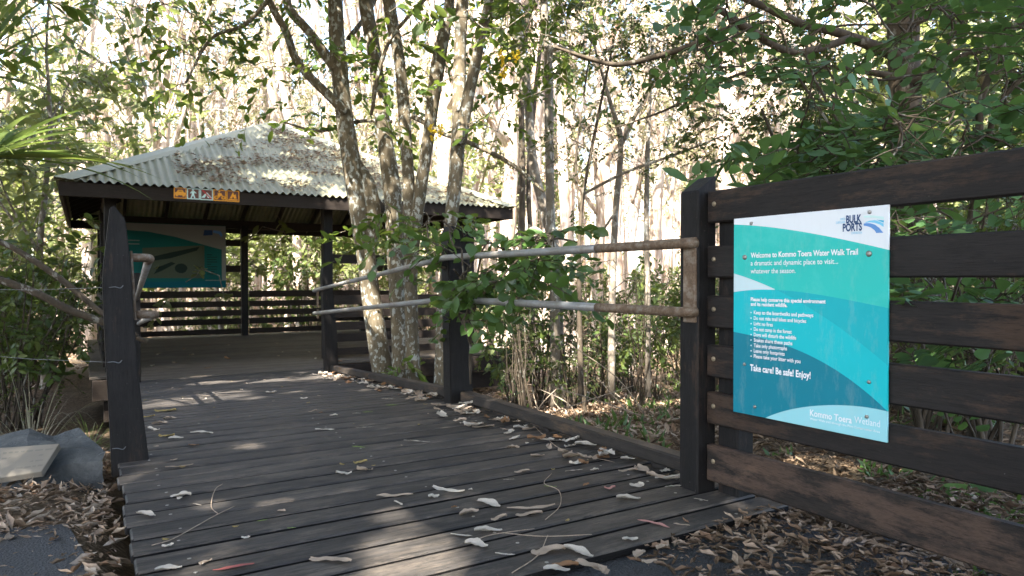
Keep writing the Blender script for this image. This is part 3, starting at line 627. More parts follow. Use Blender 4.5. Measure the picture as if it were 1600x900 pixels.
# ------------------------------------------------------------------ boulder and plaque
def boulder(cx, cy, sx, sy, sz, name, label, outline=None):
    bm = bmesh.new(); bmesh.ops.create_icosphere(bm, subdivisions=4, radius=1)
    z0 = gz(cx, cy)
    for q in bm.verts:
        d = q.co.copy(); n = 1 + .22 * mnoise.noise(d * 1.6 + Vector((cx * 3, 1, 2))) + .06 * mnoise.noise(d * 5)
        q.co = Vector((d.x * sx * n, d.y * sy * n, max(-.5, min(.72, d.z + .25 * d.x)) * sz * n))
    m = MB(); m.bm(bm); m.v = [(x + cx, y + cy, z + z0) for x, y, z in m.v]
    return lone(name, m, M['rock'], label, 'rock', (cx, cy, z0))
c0 = atz(75, 728, -.06)
rk = MB(); ol = [(-60, 742), (-60, 698), (-20, 690), (48, 672), (82, 681), (122, 668), (138, 686), (166, 706), (160, 722), (70, 738)]
top = [atd(x, y, 3.75 if 0 < i < 9 else 3.3) for i, (x, y) in enumerate(ol)]
bm = bmesh.new()
ft = [bm.verts.new(atd(x, y, 3.40)) for x, y in [(-60, 738), (30, 737), (70, 733), (160, 718)]]
md = [bm.verts.new(atd(x, y, 3.48)) for x, y in [(-60, 712), (40, 700), (92, 700), (164, 708)]]
bk = [bm.verts.new(atd(x, y, 3.78)) for x, y in [(-60, 696), (46, 671), (84, 682), (124, 667)]]
rk2 = [bm.verts.new(atd(x, y, 4.05)) for x, y in [(-60, 730), (46, 720), (84, 720), (140, 715)]]
for r0, r1 in ((ft, md), (md, bk), (bk, rk2)):
    for i in range(3): bm.faces.new((r0[i], r0[i + 1], r1[i + 1], r1[i]))
bm.faces.new((ft[3], rk2[3], bk[3], md[3])); bm.faces.new((ft[0], md[0], bk[0], rk2[0]))
lowf = [bm.verts.new(q.co - Vector((0, 0, .15))) for q in ft]; lowb = [bm.verts.new(q.co - Vector((0, 0, .25))) for q in rk2]
for i in range(3): bm.faces.new((lowf[i], lowf[i + 1], ft[i + 1], ft[i])); bm.faces.new((rk2[i], rk2[i + 1], lowb[i + 1], lowb[i]))
bm.faces.new((ft[3], lowf[3], lowb[3], rk2[3]))
bmesh.ops.subdivide_edges(bm, edges=bm.edges[:], cuts=5, use_grid_fill=True, smooth=.0)
for q in bm.verts: q.co += Vector((0, 0, 1)) * (.012 * mnoise.noise(q.co * 9)) + Vector((.01 * mnoise.noise(q.co * 14 + Vector((5, 0, 0))), 0, .005 * mnoise.noise(q.co * 30)))
bmesh.ops.recalc_face_normals(bm, faces=bm.faces[:])
m = MB(); m.bm(bm); lone('boulder', m, M['rock'], 'low blue grey boulder lying in dry leaves left of the boardwalk', 'rock', atd(75, 738, 3.4))
pq = [atd(-45, 757, 3.2), atd(66, 740, 3.25), atd(94, 696, 3.42), atd(-45, 706, 3.42)]
nrm = (Vector(pq[1]) - Vector(pq[0])).cross(Vector(pq[3]) - Vector(pq[0])).normalized(); nrm = nrm if nrm.z > 0 else -nrm
pqt = thing('stone_plaque', 'pale inscribed stone plaque leaning on the blue grey boulder', 'plaque', pq[0])
m = MB(); m.prism([Vector(q) + nrm * .012 for q in pq], -nrm * .03, .002); pl = part('slab', m, M['plaque'], pqt)
m = MB()
for r_ in range(4):
    t = .2 + r_ * .19; s_ = .38
    while s_ < .9:
        w = R.uniform(.03, .1)
        f = lambda s1, t1: (Vector(pq[0]).lerp(Vector(pq[1]), s1)).lerp(Vector(pq[3]).lerp(Vector(pq[2]), s1), t1) + nrm * .0135
        m.add([f(s_, t), f(s_ + w, t), f(s_ + w, t + .055), f(s_, t + .055)], [(0, 1, 2, 3)]); s_ += w + .025
part('inscription', m, M['engrave'], pl)
# ------------------------------------------------------------------ middle trees with lichen
def plimb(t, pts, d0, d1=None, sides=12, wob=.10, z_last=None):
    d1 = d1 or d0; n = len(pts); P = [atd(x, y, d0 + (d1 - d0) * i / (n - 1)) for i, (x, y, w) in enumerate(pts)]
    rr_ = [w / 2 / FPX * (d0 + (d1 - d0) * i / (n - 1)) for i, (x, y, w) in enumerate(pts)]; t.limb(P, rr_, sides, wob)
def region_sprays(t, n, xr, yr, dr, kind, maxd=2.2, hole=None, tr=.004):
    pos = []; dirs = []
    while len(pos) < n:
        x, y, d = R.uniform(*xr), R.uniform(*yr), R.uniform(*dr)
        cl = mnoise.noise(Vector((x / 95, y / 95, d * .6)))
        if cl < R.uniform(-.35, .25) or (hole and hole(x, y)): continue
        pos.append(atd(x, y, d)); dirs.append(np.array([R.gauss(0, 1), R.gauss(0, 1), R.gauss(-.1, .4)]))
    t.spray(pos, dirs, kind, maxd, tr)
D1 = 7.5
t1 = Tree()
plimb(t1, [(606, 665, 40), (602, 610, 35), (585, 500, 30), (572, 400, 30), (557, 300, 32), (541, 200, 27), (529, 100, 26), (524, 0, 22), (515, -160, 18), (495, -330, 10)], D1, 7.7)
plimb(t1, [(540, 175, 16), (523, 158, 15), (467, 100, 13), (447, 50, 12), (420, 0, 11), (370, -120, 8), (300, -230, 4)], 7.55, 7.2)
plimb(t1, [(528, 112, 18), (513, 92, 16), (483, 50, 14), (453, 15, 14), (447, -20, 13), (440, -140, 9)], 7.6, 8.0)
plimb(t1, [(556, 250, 14), (575, 285, 20), (584, 330, 22), (580, 380, 20)], 7.62, 7.55)
plimb(t1, [(420, 0, 8), (380, 40, 6), (330, 60, 5), (290, 130, 3)], 7.2, 6.9, 7); plimb(t1, [(545, 60, 9), (575, 20, 7), (600, -30, 6)], 7.8, 8.4, 7)
region_sprays(t1, 130, (215, 560), (-150, 215), (6.5, 8.6), 'broad', 9, lambda x, y: y > 120 and R.random() < .55)
region_sprays(t1, 50, (300, 800), (-420, -120), (6, 10), 'broad', 9)
region_sprays(t1, 200, (-100, 900), (-1100, -170), (5, 9), 'big', 9)
tr1 = thing('lichened_tree', 'tall lichen spotted tree leaning left beside the kerb, leftmost of the cluster', 'tree', atd(602, 650, D1)); t1.build(tr1, M['bark'], M['leaf_mid'])
t2 = Tree(); D2 = 7.3
plimb(t2, [(632, 660, 34), (627, 600, 27), (623, 500, 25), (618, 400, 26), (613, 300, 27), (599, 200, 24), (587, 100, 22), (571, 0, 22), (560, -150, 17), (565, -320, 9)], D2, 7.9)
plimb(t2, [(648, 660, 30), (646, 600, 24), (643, 500, 21), (641, 400, 20), (639, 300, 19), (633, 200, 19), (625, 100, 18), (608, 0, 20), (600, -150, 15), (620, -320, 8)], D2 - .15, 7.2)
plimb(t2, [(642, 440, 20), (647, 370, 20), (657, 300, 19), (671, 200, 19), (685, 100, 22), (703, 0, 16), (722, -140, 13), (750, -300, 7)], D2 - .15, 7.0)
plimb(t2, [(668, -5, 6), (630, 35, 6), (607, 68, 6), (590, 120, 7), (580, 180, 5)], 7.0, 7.1, 7)
plimb(t2, [(640, 180, 8), (660, 190, 8), (690, 208, 8), (733, 223, 8), (800, 257, 7), (850, 300, 4)], 7.2, 6.8, 7); plimb(t2, [(612, 190, 6), (560, 190, 6), (500, 205, 5), (440, 190, 3)], 7.6, 8.2, 7)
region_sprays(t2, 100, (540, 840), (-130, 215), (6.6, 9.2), 'broad', 9, lambda x, y: y > 150 and R.random() < .5)
region_sprays(t2, 24, (575, 690), (305, 395), (6.3, 7.1), 'broad', 3); region_sprays(t2, 4, (610, 660), (555, 590), (6.8, 7.0), 'broad', .8)
region_sprays(t2, 200, (400, 1200), (-1100, -170), (4.5, 8.5), 'big', 9)
tr2 = thing('lichened_tree', 'three stemmed lichen spotted tree in the middle of the trunk cluster', 'tree', atd(638, 650, D2)); t2.build(tr2, M['bark'], M['leaf_mid'])
t3 = Tree(); D3 = 6.3
plimb(t3, [(688, 680, 30), (689, 600, 23), (692, 500, 20), (699, 400, 19), (709, 300, 22), (717, 200, 23), (718, 100, 20), (723, 0, 19), (735, -150, 14), (760, -300, 7)], D3, 6.8)
plimb(t3, [(718, 225, 22), (730, 160, 19), (743, 100, 17), (753, 50, 15), (764, 0, 14), (790, -140, 10), (830, -260, 5)], 6.45, 6.2)
region_sprays(t3, 60, (700, 900), (-100, 210), (5.6, 7.4), 'broad', 9)
tr3 = thing('lichened_tree', 'slender lichen spotted tree beside the second handrail post, rightmost of the cluster', 'tree', atd(689, 650, D3)); t3.build(tr3, M['bark'], M['leaf_mid'])
for x, y, d in ((688, 203, 6.2), (783, 88, 6.0), (787, 112, 6.0), (806, 88, 6.3), (676, 205, 6.25)):
    c = np.array(atd(x, y, d)); n = 26; b = c + NR.normal(size=(n, 3)) * np.array([.014, .014, .026])
    fo = leafmesh('flower_cluster', [leaves(b, rdirs(n), rdirs(n), np.full(n, .035), np.full(n, .028), T_MED)], M['yellow'], None, c)
    tag(fo, 'small hanging cluster of yellow flowers among the leaves near the trunks', 'flowers', 'yellow flower clusters')
# vine on the handrail
vt = Tree()
for (x0, y0, x1, y1) in ((700, 470, 760, 380), (740, 480, 830, 385), (760, 390, 900, 372), (720, 410, 700, 340), (730, 520, 715, 420)):
    P = [atd(x0 + (x1 - x0) * k / 5 + R.uniform(-8, 8), y0 + (y1 - y0) * k / 5 + R.uniform(-8, 8), R.uniform(4.3, 4.6)) for k in range(6)]; vt.limb([atd(735, 600, 4.75), atd(735, 540, 4.7)] + P, [.007] * 8, 5, 0)
region_sprays(vt, 38, (715, 860), (358, 455), (4.05, 4.75), 'vine', 4); region_sprays(vt, 5, (695, 745), (465, 530), (4.3, 4.7), 'vine', 4); region_sprays(vt, 8, (660, 740), (335, 395), (4.6, 5.2), 'vine', 4); region_sprays(vt, 5, (820, 870), (365, 395), (4.0, 4.3), 'vine', 4)
vr = thing('climbing_vine', 'bright green leafy vine tangled over the pipe handrail and second post', 'vine', atd(740, 560, 4.6)); vt.build(vr, M['bark_dark'], M['leaf_vine'], 'stem', 'foliage')
# ------------------------------------------------------------------ slim trunks behind the handrail
def slim(label, limbs, bark, leaf, foliage=None, name='slender_tree', group=None, cat='tree'):
    t = Tree(); base = None
    for pts, d0, d1 in limbs:
        plimb(t, pts, d0, d1, 8, .12)
        base = base or atd(pts[0][0], pts[0][1], d0)
    for f in (foliage or []): region_sprays(t, *f)
    r = thing(name, label, cat, base, group); return t.build(r, bark, leaf)
slim('straight grey trunk rising behind the handrail, thickest of the slim trees there', [([(868, 640, 17), (868, 560, 16), (866, 430, 15), (860, 330, 14), (858, 200, 14), (857, 100, 13), (850, 0, 12), (845, -150, 9)], 8.2, 8.6), ([(858, 120, 6), (866, 75, 8), (917, 92, 7), (967, 101, 6)], 8.4, 8.0)], M['bark_grey'], M['leaf_mid'], [(46, (780, 960), (-120, 160), (7.2, 9.5), 'broad', 2.5)])
slim('leaning grey trunk crossing in front of straight slim tree behind the handrail', [([(880, 640, 20), (872, 520, 18), (868, 400, 18), (852, 330, 17), (832, 250, 15), (822, 120, 13), (800, -20, 10), (790, -140, 6)], 9.2, 10)], M['bark_grey'], M['leaf_mid'], [(40, (760, 900), (-100, 130), (8.5, 11), 'broad', 2.5)])
slim('thin twin trunked tree just right of shelter roof corner', [([(812, 600, 10), (814, 430, 10), (816, 300, 10), (815, 150, 9), (825, 0, 8), (830, -120, 5)], 10.5, 10.8), ([(832, 600, 9), (830, 400, 8), (826, 280, 8), (836, 150, 7), (850, 20, 6)], 10.6, 11)], M['bark_dark'], M['leaf_mid'], [(22, (770, 900), (120, 330), (9.5, 12), 'small', 2.5)])
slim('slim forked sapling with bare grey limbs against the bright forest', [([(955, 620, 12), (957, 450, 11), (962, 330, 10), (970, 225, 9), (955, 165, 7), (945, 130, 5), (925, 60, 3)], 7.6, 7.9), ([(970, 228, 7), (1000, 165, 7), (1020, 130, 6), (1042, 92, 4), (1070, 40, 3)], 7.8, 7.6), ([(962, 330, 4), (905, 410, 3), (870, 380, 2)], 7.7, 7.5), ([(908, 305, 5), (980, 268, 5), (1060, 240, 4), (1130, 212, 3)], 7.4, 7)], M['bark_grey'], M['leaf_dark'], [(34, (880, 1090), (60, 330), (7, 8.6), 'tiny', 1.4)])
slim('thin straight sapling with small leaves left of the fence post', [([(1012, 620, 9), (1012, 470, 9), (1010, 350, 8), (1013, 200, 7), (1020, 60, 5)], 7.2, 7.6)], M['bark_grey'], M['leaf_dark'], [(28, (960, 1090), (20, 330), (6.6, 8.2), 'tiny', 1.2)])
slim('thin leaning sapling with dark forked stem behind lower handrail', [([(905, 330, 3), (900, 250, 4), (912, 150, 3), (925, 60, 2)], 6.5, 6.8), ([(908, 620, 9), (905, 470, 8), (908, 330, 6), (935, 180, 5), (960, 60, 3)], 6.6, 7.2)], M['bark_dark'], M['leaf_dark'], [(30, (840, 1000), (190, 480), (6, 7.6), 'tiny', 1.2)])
# overhanging tree on the right: trunk, dark arching branches, small dark leaves
ot = Tree()
plimb(ot, [(1420, 760, 58), (1418, 600, 50), (1416, 400, 46), (1416, 200, 46), (1412, 80, 47), (1410, -20, 46), (1400, -200, 36), (1370, -420, 20)], 5.6, 5.9)
plimb(ot, [(1412, 90, 22), (1340, 62, 16), (1300, 48, 14), (1250, 37, 13), (1200, 13, 12), (1150, -10, 9), (1080, -60, 5)], 5.7, 5.2)
plimb(ot, [(1330, 60, 12), (1240, 82, 11), (1167, 43, 12), (1120, 12, 10), (1070, -20, 6)], 5.5, 4.9)
plimb(ot, [(1200, 60, 9), (1150, 42, 9), (1083, 70, 9), (1033, 86, 9), (967, 101, 8), (917, 90, 6), (863, 72, 4)], 5.2, 5.8, 8)
plimb(ot, [(1400, 120, 12), (1300, 105, 8), (1200, 105, 6), (1120, 130, 5), (1040, 172, 4), (960, 200, 2)], 5.6, 6.2, 8)
plimb(ot, [(1420, 40, 14), (1490, 0, 16), (1560, -50, 14), (1620, -120, 10)], 5.6, 5.3); plimb(ot, [(1425, 130, 12), (1500, 90, 10), (1580, 60, 8), (1680, 0, 6)], 5.6, 5.0)
TW = .0022
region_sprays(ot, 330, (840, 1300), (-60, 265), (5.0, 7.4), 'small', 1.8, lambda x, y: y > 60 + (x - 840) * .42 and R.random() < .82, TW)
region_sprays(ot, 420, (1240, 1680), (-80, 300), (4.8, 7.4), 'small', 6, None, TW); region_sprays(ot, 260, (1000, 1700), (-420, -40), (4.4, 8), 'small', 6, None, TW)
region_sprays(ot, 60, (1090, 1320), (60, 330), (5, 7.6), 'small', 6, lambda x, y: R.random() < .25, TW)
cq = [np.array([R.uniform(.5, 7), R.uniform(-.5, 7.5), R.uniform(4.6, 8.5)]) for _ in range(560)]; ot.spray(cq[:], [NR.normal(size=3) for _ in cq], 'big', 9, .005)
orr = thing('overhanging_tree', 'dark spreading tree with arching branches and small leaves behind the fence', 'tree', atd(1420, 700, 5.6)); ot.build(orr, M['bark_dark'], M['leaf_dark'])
# near compound-leaf climber behind and above the fence
cl = Tree()
for (pts, d0, d1) in (([(1700, 330, 14), (1560, 290, 12), (1530, 190, 11), (1553, 100, 10), (1600, 20, 8)], 3.6, 3.4), ([(1500, 420, 8), (1535, 250, 9), (1570, 150, 8), (1660, 80, 7)], 3.7, 3.3), ([(1300, 420, 5), (1390, 210, 4), (1440, 130, 4), (1520, 10, 4)], 3.9, 3.4), ([(1340, 250, 4), (1260, 60, 4), (1450, 30, 3), (1400, -60, 3)], 3.9, 3.6), ([(1560, 300, 5), (1470, 130, 4), (1380, 125, 4), (1300, 120, 3)], 3.8, 3.9), ([(1240, 110, 3), (1210, 35, 3), (1140, 60, 3), (1090, 80, 2)], 3.9, 4.0)):
    plimb(cl, pts, d0, d1, 7, .05)
    cl.mb.tube([atd(pts[0][0], pts[0][1], d0), atd(1540, 560, 3.75), atd(1560, 640, 3.6)], [.007, .008, .009], 6)
region_sprays(cl, 150, (1240, 1640), (-40, 262), (3.15, 4.3), 'comp', 3); region_sprays(cl, 26, (1075, 1240), (-10, 120), (3.5, 4.3), 'comp', 3); region_sprays(cl, 60, (1380, 1640), (150, 270), (2.75, 3.4), 'comp', 3)
region_sprays(cl, 70, (1380, 1660), (320, 720), (2.75, 3.6), 'comp', 3, lambda x, y: y > 480 and R.random() < .5)
for a, b in ((atd(1470, 462, 2.36), atd(1400, 450, 2.17)), (atd(1480, 470, 2.4), atd(1420, 462, 2.15))): cl.spray([a], [np.array(b) - np.array(a)], 'comp', 3)
cr = thing('compound_leaved_climber', 'bright green climber with rounded paired leaflets hanging over the fence top', 'climber', atd(1560, 600, 3.6)); cl.build(cr, M['bark_dark'], M['leaf_near'], 'stem', 'foliage')
bgt = Tree(); plimb(bgt, [(1240, 480, 8), (1235, 340, 7), (1215, 240, 6), (1190, 170, 4)], 4.6, 4.3, 7); plimb(bgt, [(1235, 340, 5), (1280, 260, 4), (1320, 200, 3)], 4.5, 4.6, 7)
region_sprays(bgt, 30, (1150, 1340), (165, 320), (4.1, 5.0), 'big', 1.4)
br_ = thing('broad_leaved_shrub', 'shrub with long drooping dark leaves behind the fence top beside the post', 'shrub', atd(1240, 600, 4.6)); bgt.build(br_, M['bark_dark'], M['leaf_near'])
# ------------------------------------------------------------------ pandanus at left
def strapplant(c, n, L, w, mat, name, label, cat, group=None, up=.5, curve=.8, h=0., stem=True):
    root = thing(name, label, cat, c, group); m = MB(); c = Vector(c)
    for i in range(n):
        a = R.uniform(0, 6.283); el = R.uniform(-.1, 1.2) * up + .15; d = Vector((math.cos(a), math.sin(a), 0)); ln = L * R.uniform(.6, 1.15); vs = []; side = Vector((-d.y, d.x, 0)); K = 8; cu = curve * R.uniform(.5, 1.5)
        for k in range(K + 1):
            t = k / K; p_ = c + Vector((0, 0, h)) + d * (ln * (math.cos(el) * t)) + Vector((0, 0, ln * (math.sin(el) * t - cu * t ** 2.4 * .6))); ww = w * (1 - t ** 2) * min(1, .5 + 2 * t)
            vs += [p_ - side * ww / 2 + Vector((0, 0, ww * .25)), p_, p_ + side * ww / 2 + Vector((0, 0, ww * .25))]
        fs = []
        for k in range(K): fs += [(k * 3, k * 3 + 1, k * 3 + 4, k * 3 + 3), (k * 3 + 1, k * 3 + 2, k * 3 + 5, k * 3 + 4)]
        m.add(vs, fs)
    part('fronds', m, mat, root, True)
    if stem and h > .2: part('stem', MB().tube([c, c + Vector((0, 0, h))], [.07, .05], 8), M['bark_grey'], root, True)
    return root
pc = atd(-25, 225, 4.7); g0 = gz(pc.x, pc.y)
strapplant((pc.x, pc.y, g0), 64, 1.02, .052, M['strap'], 'pandanus', 'spiky strap leaved pandanus at the left edge above the wires', 'pandanus', None, .5, .4, pc.z - g0 - .1)
pc = atd(-50, 120, 5.6); g0 = gz(pc.x, pc.y)
strapplant((pc.x, pc.y, g0), 30, 1.4, .07, M['strap'], 'pandanus', 'taller pandanus with drooping straps behind the nearest one, left edge', 'pandanus', None, .9, .5, pc.z - g0)
for (x, y, d, n, L, mat, lab) in ((48, 640, 4.5, 70, 1.15, 'drygrass', 'pale dry grass tuft standing behind the boulder'), (140, 545, 7.0, 60, .8, 'grass', 'green strappy grass tuft beside the plank post')):
    c = atd(x, y, d); c.z = gz(c.x, c.y); strapplant(c, n, L, .0045 if mat == 'drygrass' else .009, M[mat], 'grass_tuft', lab, 'grass tuft', None, 1.1, 1.0, 0, False)
# fallen branches on the left
for lab, pts, d0, d1 in (('thin grey fallen branch slanting across the left bank, upper of two', [(-40, 360, 8), (30, 393, 9), (100, 440, 9), (160, 490, 8), (215, 525, 6)], 6.2, 6.6), ('dark fallen branch slanting behind the plank post, lower of two', [(-40, 425, 13), (50, 455, 12), (110, 485, 12), (165, 505, 10), (230, 535, 7)], 6.6, 7.2)):
    t = Tree(); plimb(t, pts, d0, d1, 8, .15); lone('fallen_branch', t.mb, M['bark_dark'], lab, 'branch', None, None, True)
# ------------------------------------------------------------------ prototypes for repeated plants
HID = []
def crown_pts(n, c, r, rz, hollow=.35):
    q = rdirs(n) * (NR.uniform(hollow, 1, n) ** .6)[:, None] * np.array([r, r, rz]); return q + np.array(c)
def proto_tree(seed, H, r0, kind, crown_c, crown_r, nsp, bark, leaf, name, forks=4, lean=.6):
    rg = random.Random(seed); t = Tree(); lx, ly = rg.uniform(-lean, lean), rg.uniform(-lean, lean); P = []
    for k in range(7):
        f = k / 6; jt = min(.3, r0 * 1.1); P.append((lx * f * f + rg.uniform(-jt, jt) * (k > 0), ly * f * f + rg.uniform(-jt, jt) * (k > 0), H * f - .3 * (k == 0)))
    t.limb(P, [r0 * (1.25 if k == 0 else 1 - .8 * k / 6) for k in range(7)], 9, .28)
    for j in range(forks):
        k = rg.randint(2, 5); a = rg.uniform(0, 6.28); b = Vector(P[k]); L = rg.uniform(.15, .32) * H
        q = [b, b + Vector((math.cos(a) * L * .35, math.sin(a) * L * .35, L * .5)), b + Vector((math.cos(a) * L * .6, math.sin(a) * L * .6, L * 1.0)), b + Vector((math.cos(a) * L * .9, math.sin(a) * L * .9, L * 1.3))]
        t.limb(q, [r0 * .5 * (1 - k / 8), r0 * .35 * (1 - k / 8), r0 * .22, r0 * .08], 7, .2)
    ctr = []
    for j in range(9): ctr.append(np.array([rg.uniform(-1, 1) * crown_r + lx * .7, rg.uniform(-1, 1) * crown_r + ly * .7, crown_c + rg.uniform(-1, 1) * H * .28]))
    pos = []
    for j in range(nsp): pos.append(ctr[j % 9] + NR.normal(size=3) * crown_r * np.array([.32, .32, .3]))
    t.spray(pos, [NR.normal(size=3) * np.array([1, 1, .5]) for _ in pos], kind, 2.5, .008)
    return t.build(thing(name, 'x', 'tree'), bark, leaf)
PB = [proto_tree(11 + i, 13 + i, .14 + .05 * (i % 3), 'pale', 9.0 + .5 * i, 2.0, 120, M['paper'], M['leaf_pale'], 'paperbark_tree', 6, 2.2) for i in range(5)]
PM = [proto_tree(31 + i, 5 + i * .8, .05 + .012 * i, 'big', 3.2 + .6 * i, 1.3, 110, M['bark_grey'], M['leaf_sun'], 'understory_tree', 5, .5) for i in range(3)]
def proto_bush(seed, r, h, nsp, kind, leaf, nst, name, cat):
    rg = random.Random(seed); t = Tree(); pos = []
    for k in range(nst):
        a = rg.uniform(0, 6.28); rr_ = rg.uniform(.2, 1) * r; P = [(rg.gauss(0, .06), rg.gauss(0, .06), -.1), (math.cos(a) * rr_ * .4, math.sin(a) * rr_ * .4, h * .4), (math.cos(a) * rr_ * .8, math.sin(a) * rr_ * .8, h * rg.uniform(.6, .8)), (math.cos(a) * rr_, math.sin(a) * rr_, h * rg.uniform(.8, 1.1))]
        t.limb(P, [.014, .010, .007, .003], 5, 0); e = np.array(P[2]); f = np.array(P[3]); g = np.array(P[1])
        for j in range(nsp): s_ = rg.random(); q = (g * (1 - s_) + e * s_) if rg.random() < .4 else (e * (1 - s_) + f * s_); pos.append(q + NR.normal(size=3) * .16)
    t.spray(pos, [NR.normal(size=3) for _ in pos], kind, 1, .0035); return t.build(thing(name, 'x', cat), M['bark_dark'], leaf, 'stem', 'foliage')
BU = [proto_bush(51, .7, 1.5, 7, 'small', M['leaf_shrub'], 11, 'leafy_shrub', 'shrub'), proto_bush(52, .9, 2.1, 8, 'broad', M['leaf_shrub'], 11, 'leafy_shrub', 'shrub'), proto_bush(53, .5, 1.0, 6, 'tiny', M['leaf_shrub'], 10, 'leafy_shrub', 'shrub')]
SP = [proto_bush(61, .45, 2.4, 6, 'tiny', M['leaf_shrub'], 5, 'thin_sapling', 'sapling'), proto_bush(62, .6, 3.2, 6, 'small', M['leaf_dark'], 6, 'thin_sapling', 'sapling'), proto_bush(63, .35, 1.6, 5, 'tiny', M['leaf_vine'], 4, 'thin_sapling', 'sapling')]
protos = PB + PM + BU + SP
used = set()
def put(pr, x, y, s, label, group, z=None):
    o = copy_tree(pr); o.location = (x, y, gz(x, y) if z is None else z); o.rotation_euler = (0, 0, R.uniform(0, 6.28)); o.scale = (s * R.uniform(.9, 1.1), s * R.uniform(.9, 1.1), s)
    o['label'] = label; o['group'] = group; return o
def blocked(x, y): return -.7 < x < 6.6 and 9 < y < 17
def polar(xpx, d): q = atd(xpx, 436, d); return q.x, q.y
# paperbarks beyond the shelter
for i in range(165):
    d = 17 + 31 * (i / 165) ** .8 + R.uniform(-1, 1); x, y = polar(R.uniform(-80, 1500), d)
    if blocked(x, y): continue
    put(R.choice(PB), x, y, R.uniform(.8, 1.2), 'pale paperbark trunk in the sunlit forest behind the shelter and handrail', 'paperbark trees of the sunlit forest')
for i in range(16):
    x, y = polar(760 + i * 34 + R.uniform(-14, 14), R.uniform(13, 20))
    if blocked(x, y): continue
    put(R.choice(PB), x, y, R.uniform(.7, 1.0), 'pale paperbark trunk standing in sun right of the shelter', 'nearer paperbark trees right of the shelter')
for i in range(30):
    d = R.uniform(16, 32); x, y = polar(R.uniform(-60, 860), d)
    if blocked(x, y): continue
    put(R.choice(PM), x, y, R.uniform(.8, 1.3), 'sunlit green understory tree among the pale trunks behind the shelter', 'understory trees of the sunlit forest')
for i in range(70):
    d = R.uniform(17, 34); x, y = polar(R.uniform(-60, 1300), d)
    if blocked(x, y): continue
    put(R.choice(BU), x, y, R.uniform(.6, 1.3), 'low green shrub on the sunlit forest floor behind the shelter', 'shrubs of the sunlit forest floor')
# left bank
for i in range(24):
    x, y = polar(R.uniform(-120, 185), R.uniform(8.6, 16))
    if x > -.45 and y < 17: x = -.5 - R.uniform(0, .8)
    put(R.choice(BU), x, y, R.uniform(.6, 1.1), 'green leafy shrub on the shaded bank left of the shelter', 'shrubs on the left bank')
for i in range(5):
    x, y = polar(R.uniform(-60, 170), R.uniform(11, 17)); x = min(x, -.6)
    put(R.choice(PM), x, y, R.uniform(.8, 1.1), 'slim leafy tree on the left bank beside the shelter', 'slim trees on the left bank')
# thicket behind the right handrail
for i in range(20):
    x, y = polar(R.uniform(800, 1150), R.uniform(6.2, 12.0))
    if blocked(x, y) or x < 3.0: continue
    put(R.choice(SP), x, y, R.uniform(.4, .75), 'thin leafy sapling in the thicket behind the pipe handrail', 'saplings behind the handrail')
for i in range(13):
    x, y = polar(R.uniform(790, 1120), R.uniform(7, 13))
    if blocked(x, y) or x < 3.0: continue
    put(R.choice(BU), x, y, R.uniform(.5, .9), 'small bushy shrub in the thicket behind the pipe handrail', 'shrubs behind the handrail')
for i in range(30):
    px_ = R.uniform(1130, 1700); x, y = polar(px_, R.uniform(4.2, 9.5))
    if x < 3: continue
    if px_ < 1330: 
        if R.random() < .6: continue
        s_ = .45
    else: s_ = 1
    put(R.choice(BU), x, y, s_ * R.uniform(.7, 1.3), 'dense dark shrub in the shade behind the timber fence', 'shrubs behind the fence')
for i in range(8):
    x, y = polar(R.uniform(1440, 1800), R.uniform(8, 16)); put(R.choice(PM), x, y, R.uniform(1, 1.4), 'shaded leafy tree standing well behind the timber fence', 'trees behind the fence')
# trees outside the view that shade the boardwalk
SHP = [proto_tree(81 + i, 11 + i, .2, 'big', 8.3 + i * .5, 2.3, 440, M['bark_grey'], M['leaf_mid'], 'shade_tree', 6, .6) for i in range(2)]
for x, y, s in ((-3.4, -1.0, 1), (-5.2, 2.2, 1.05), (-2.6, -4.2, 1), (-6.5, -1.6, 1.1), (-4.6, 5.6, .95), (.4, -5.0, 1.0), (-7.2, 4.6, 1.1), (-5, -5, 1.1), (3.6, -3.4, .9), (-8, 8, 1), (-2.2, 1.2, .85), (-3.0, 8.0, .9), (-5.6, 10.5, 1), (-1.4, -2.6, 1.0), (2.2, -2.4, .95), (-6.2, 7, 1.1), (-3.8, 3.4, 1.1), (-2.9, 12.2, .9), (-4.5, 14.5, 1), (-1.9, 9.2, .95), (-2.5, 7.0, 1.05), (-3.6, 10.2, 1.05), (1.6, -1.6, .95), (-1.0, .2, .95), (-2.6, -1.9, 1.0), (.6, -3.2, 1.05), (-.4, -1.4, .9)):
    put(R.choice(SHP), x, y, s, 'leafy shade tree standing beside the path outside the view', 'shade trees around the path')
for pr in protos + SHP:
    for ch in [c for c in bpy.data.objects if c.parent == pr]: bpy.data.objects.remove(ch)
    bpy.data.objects.remove(pr)
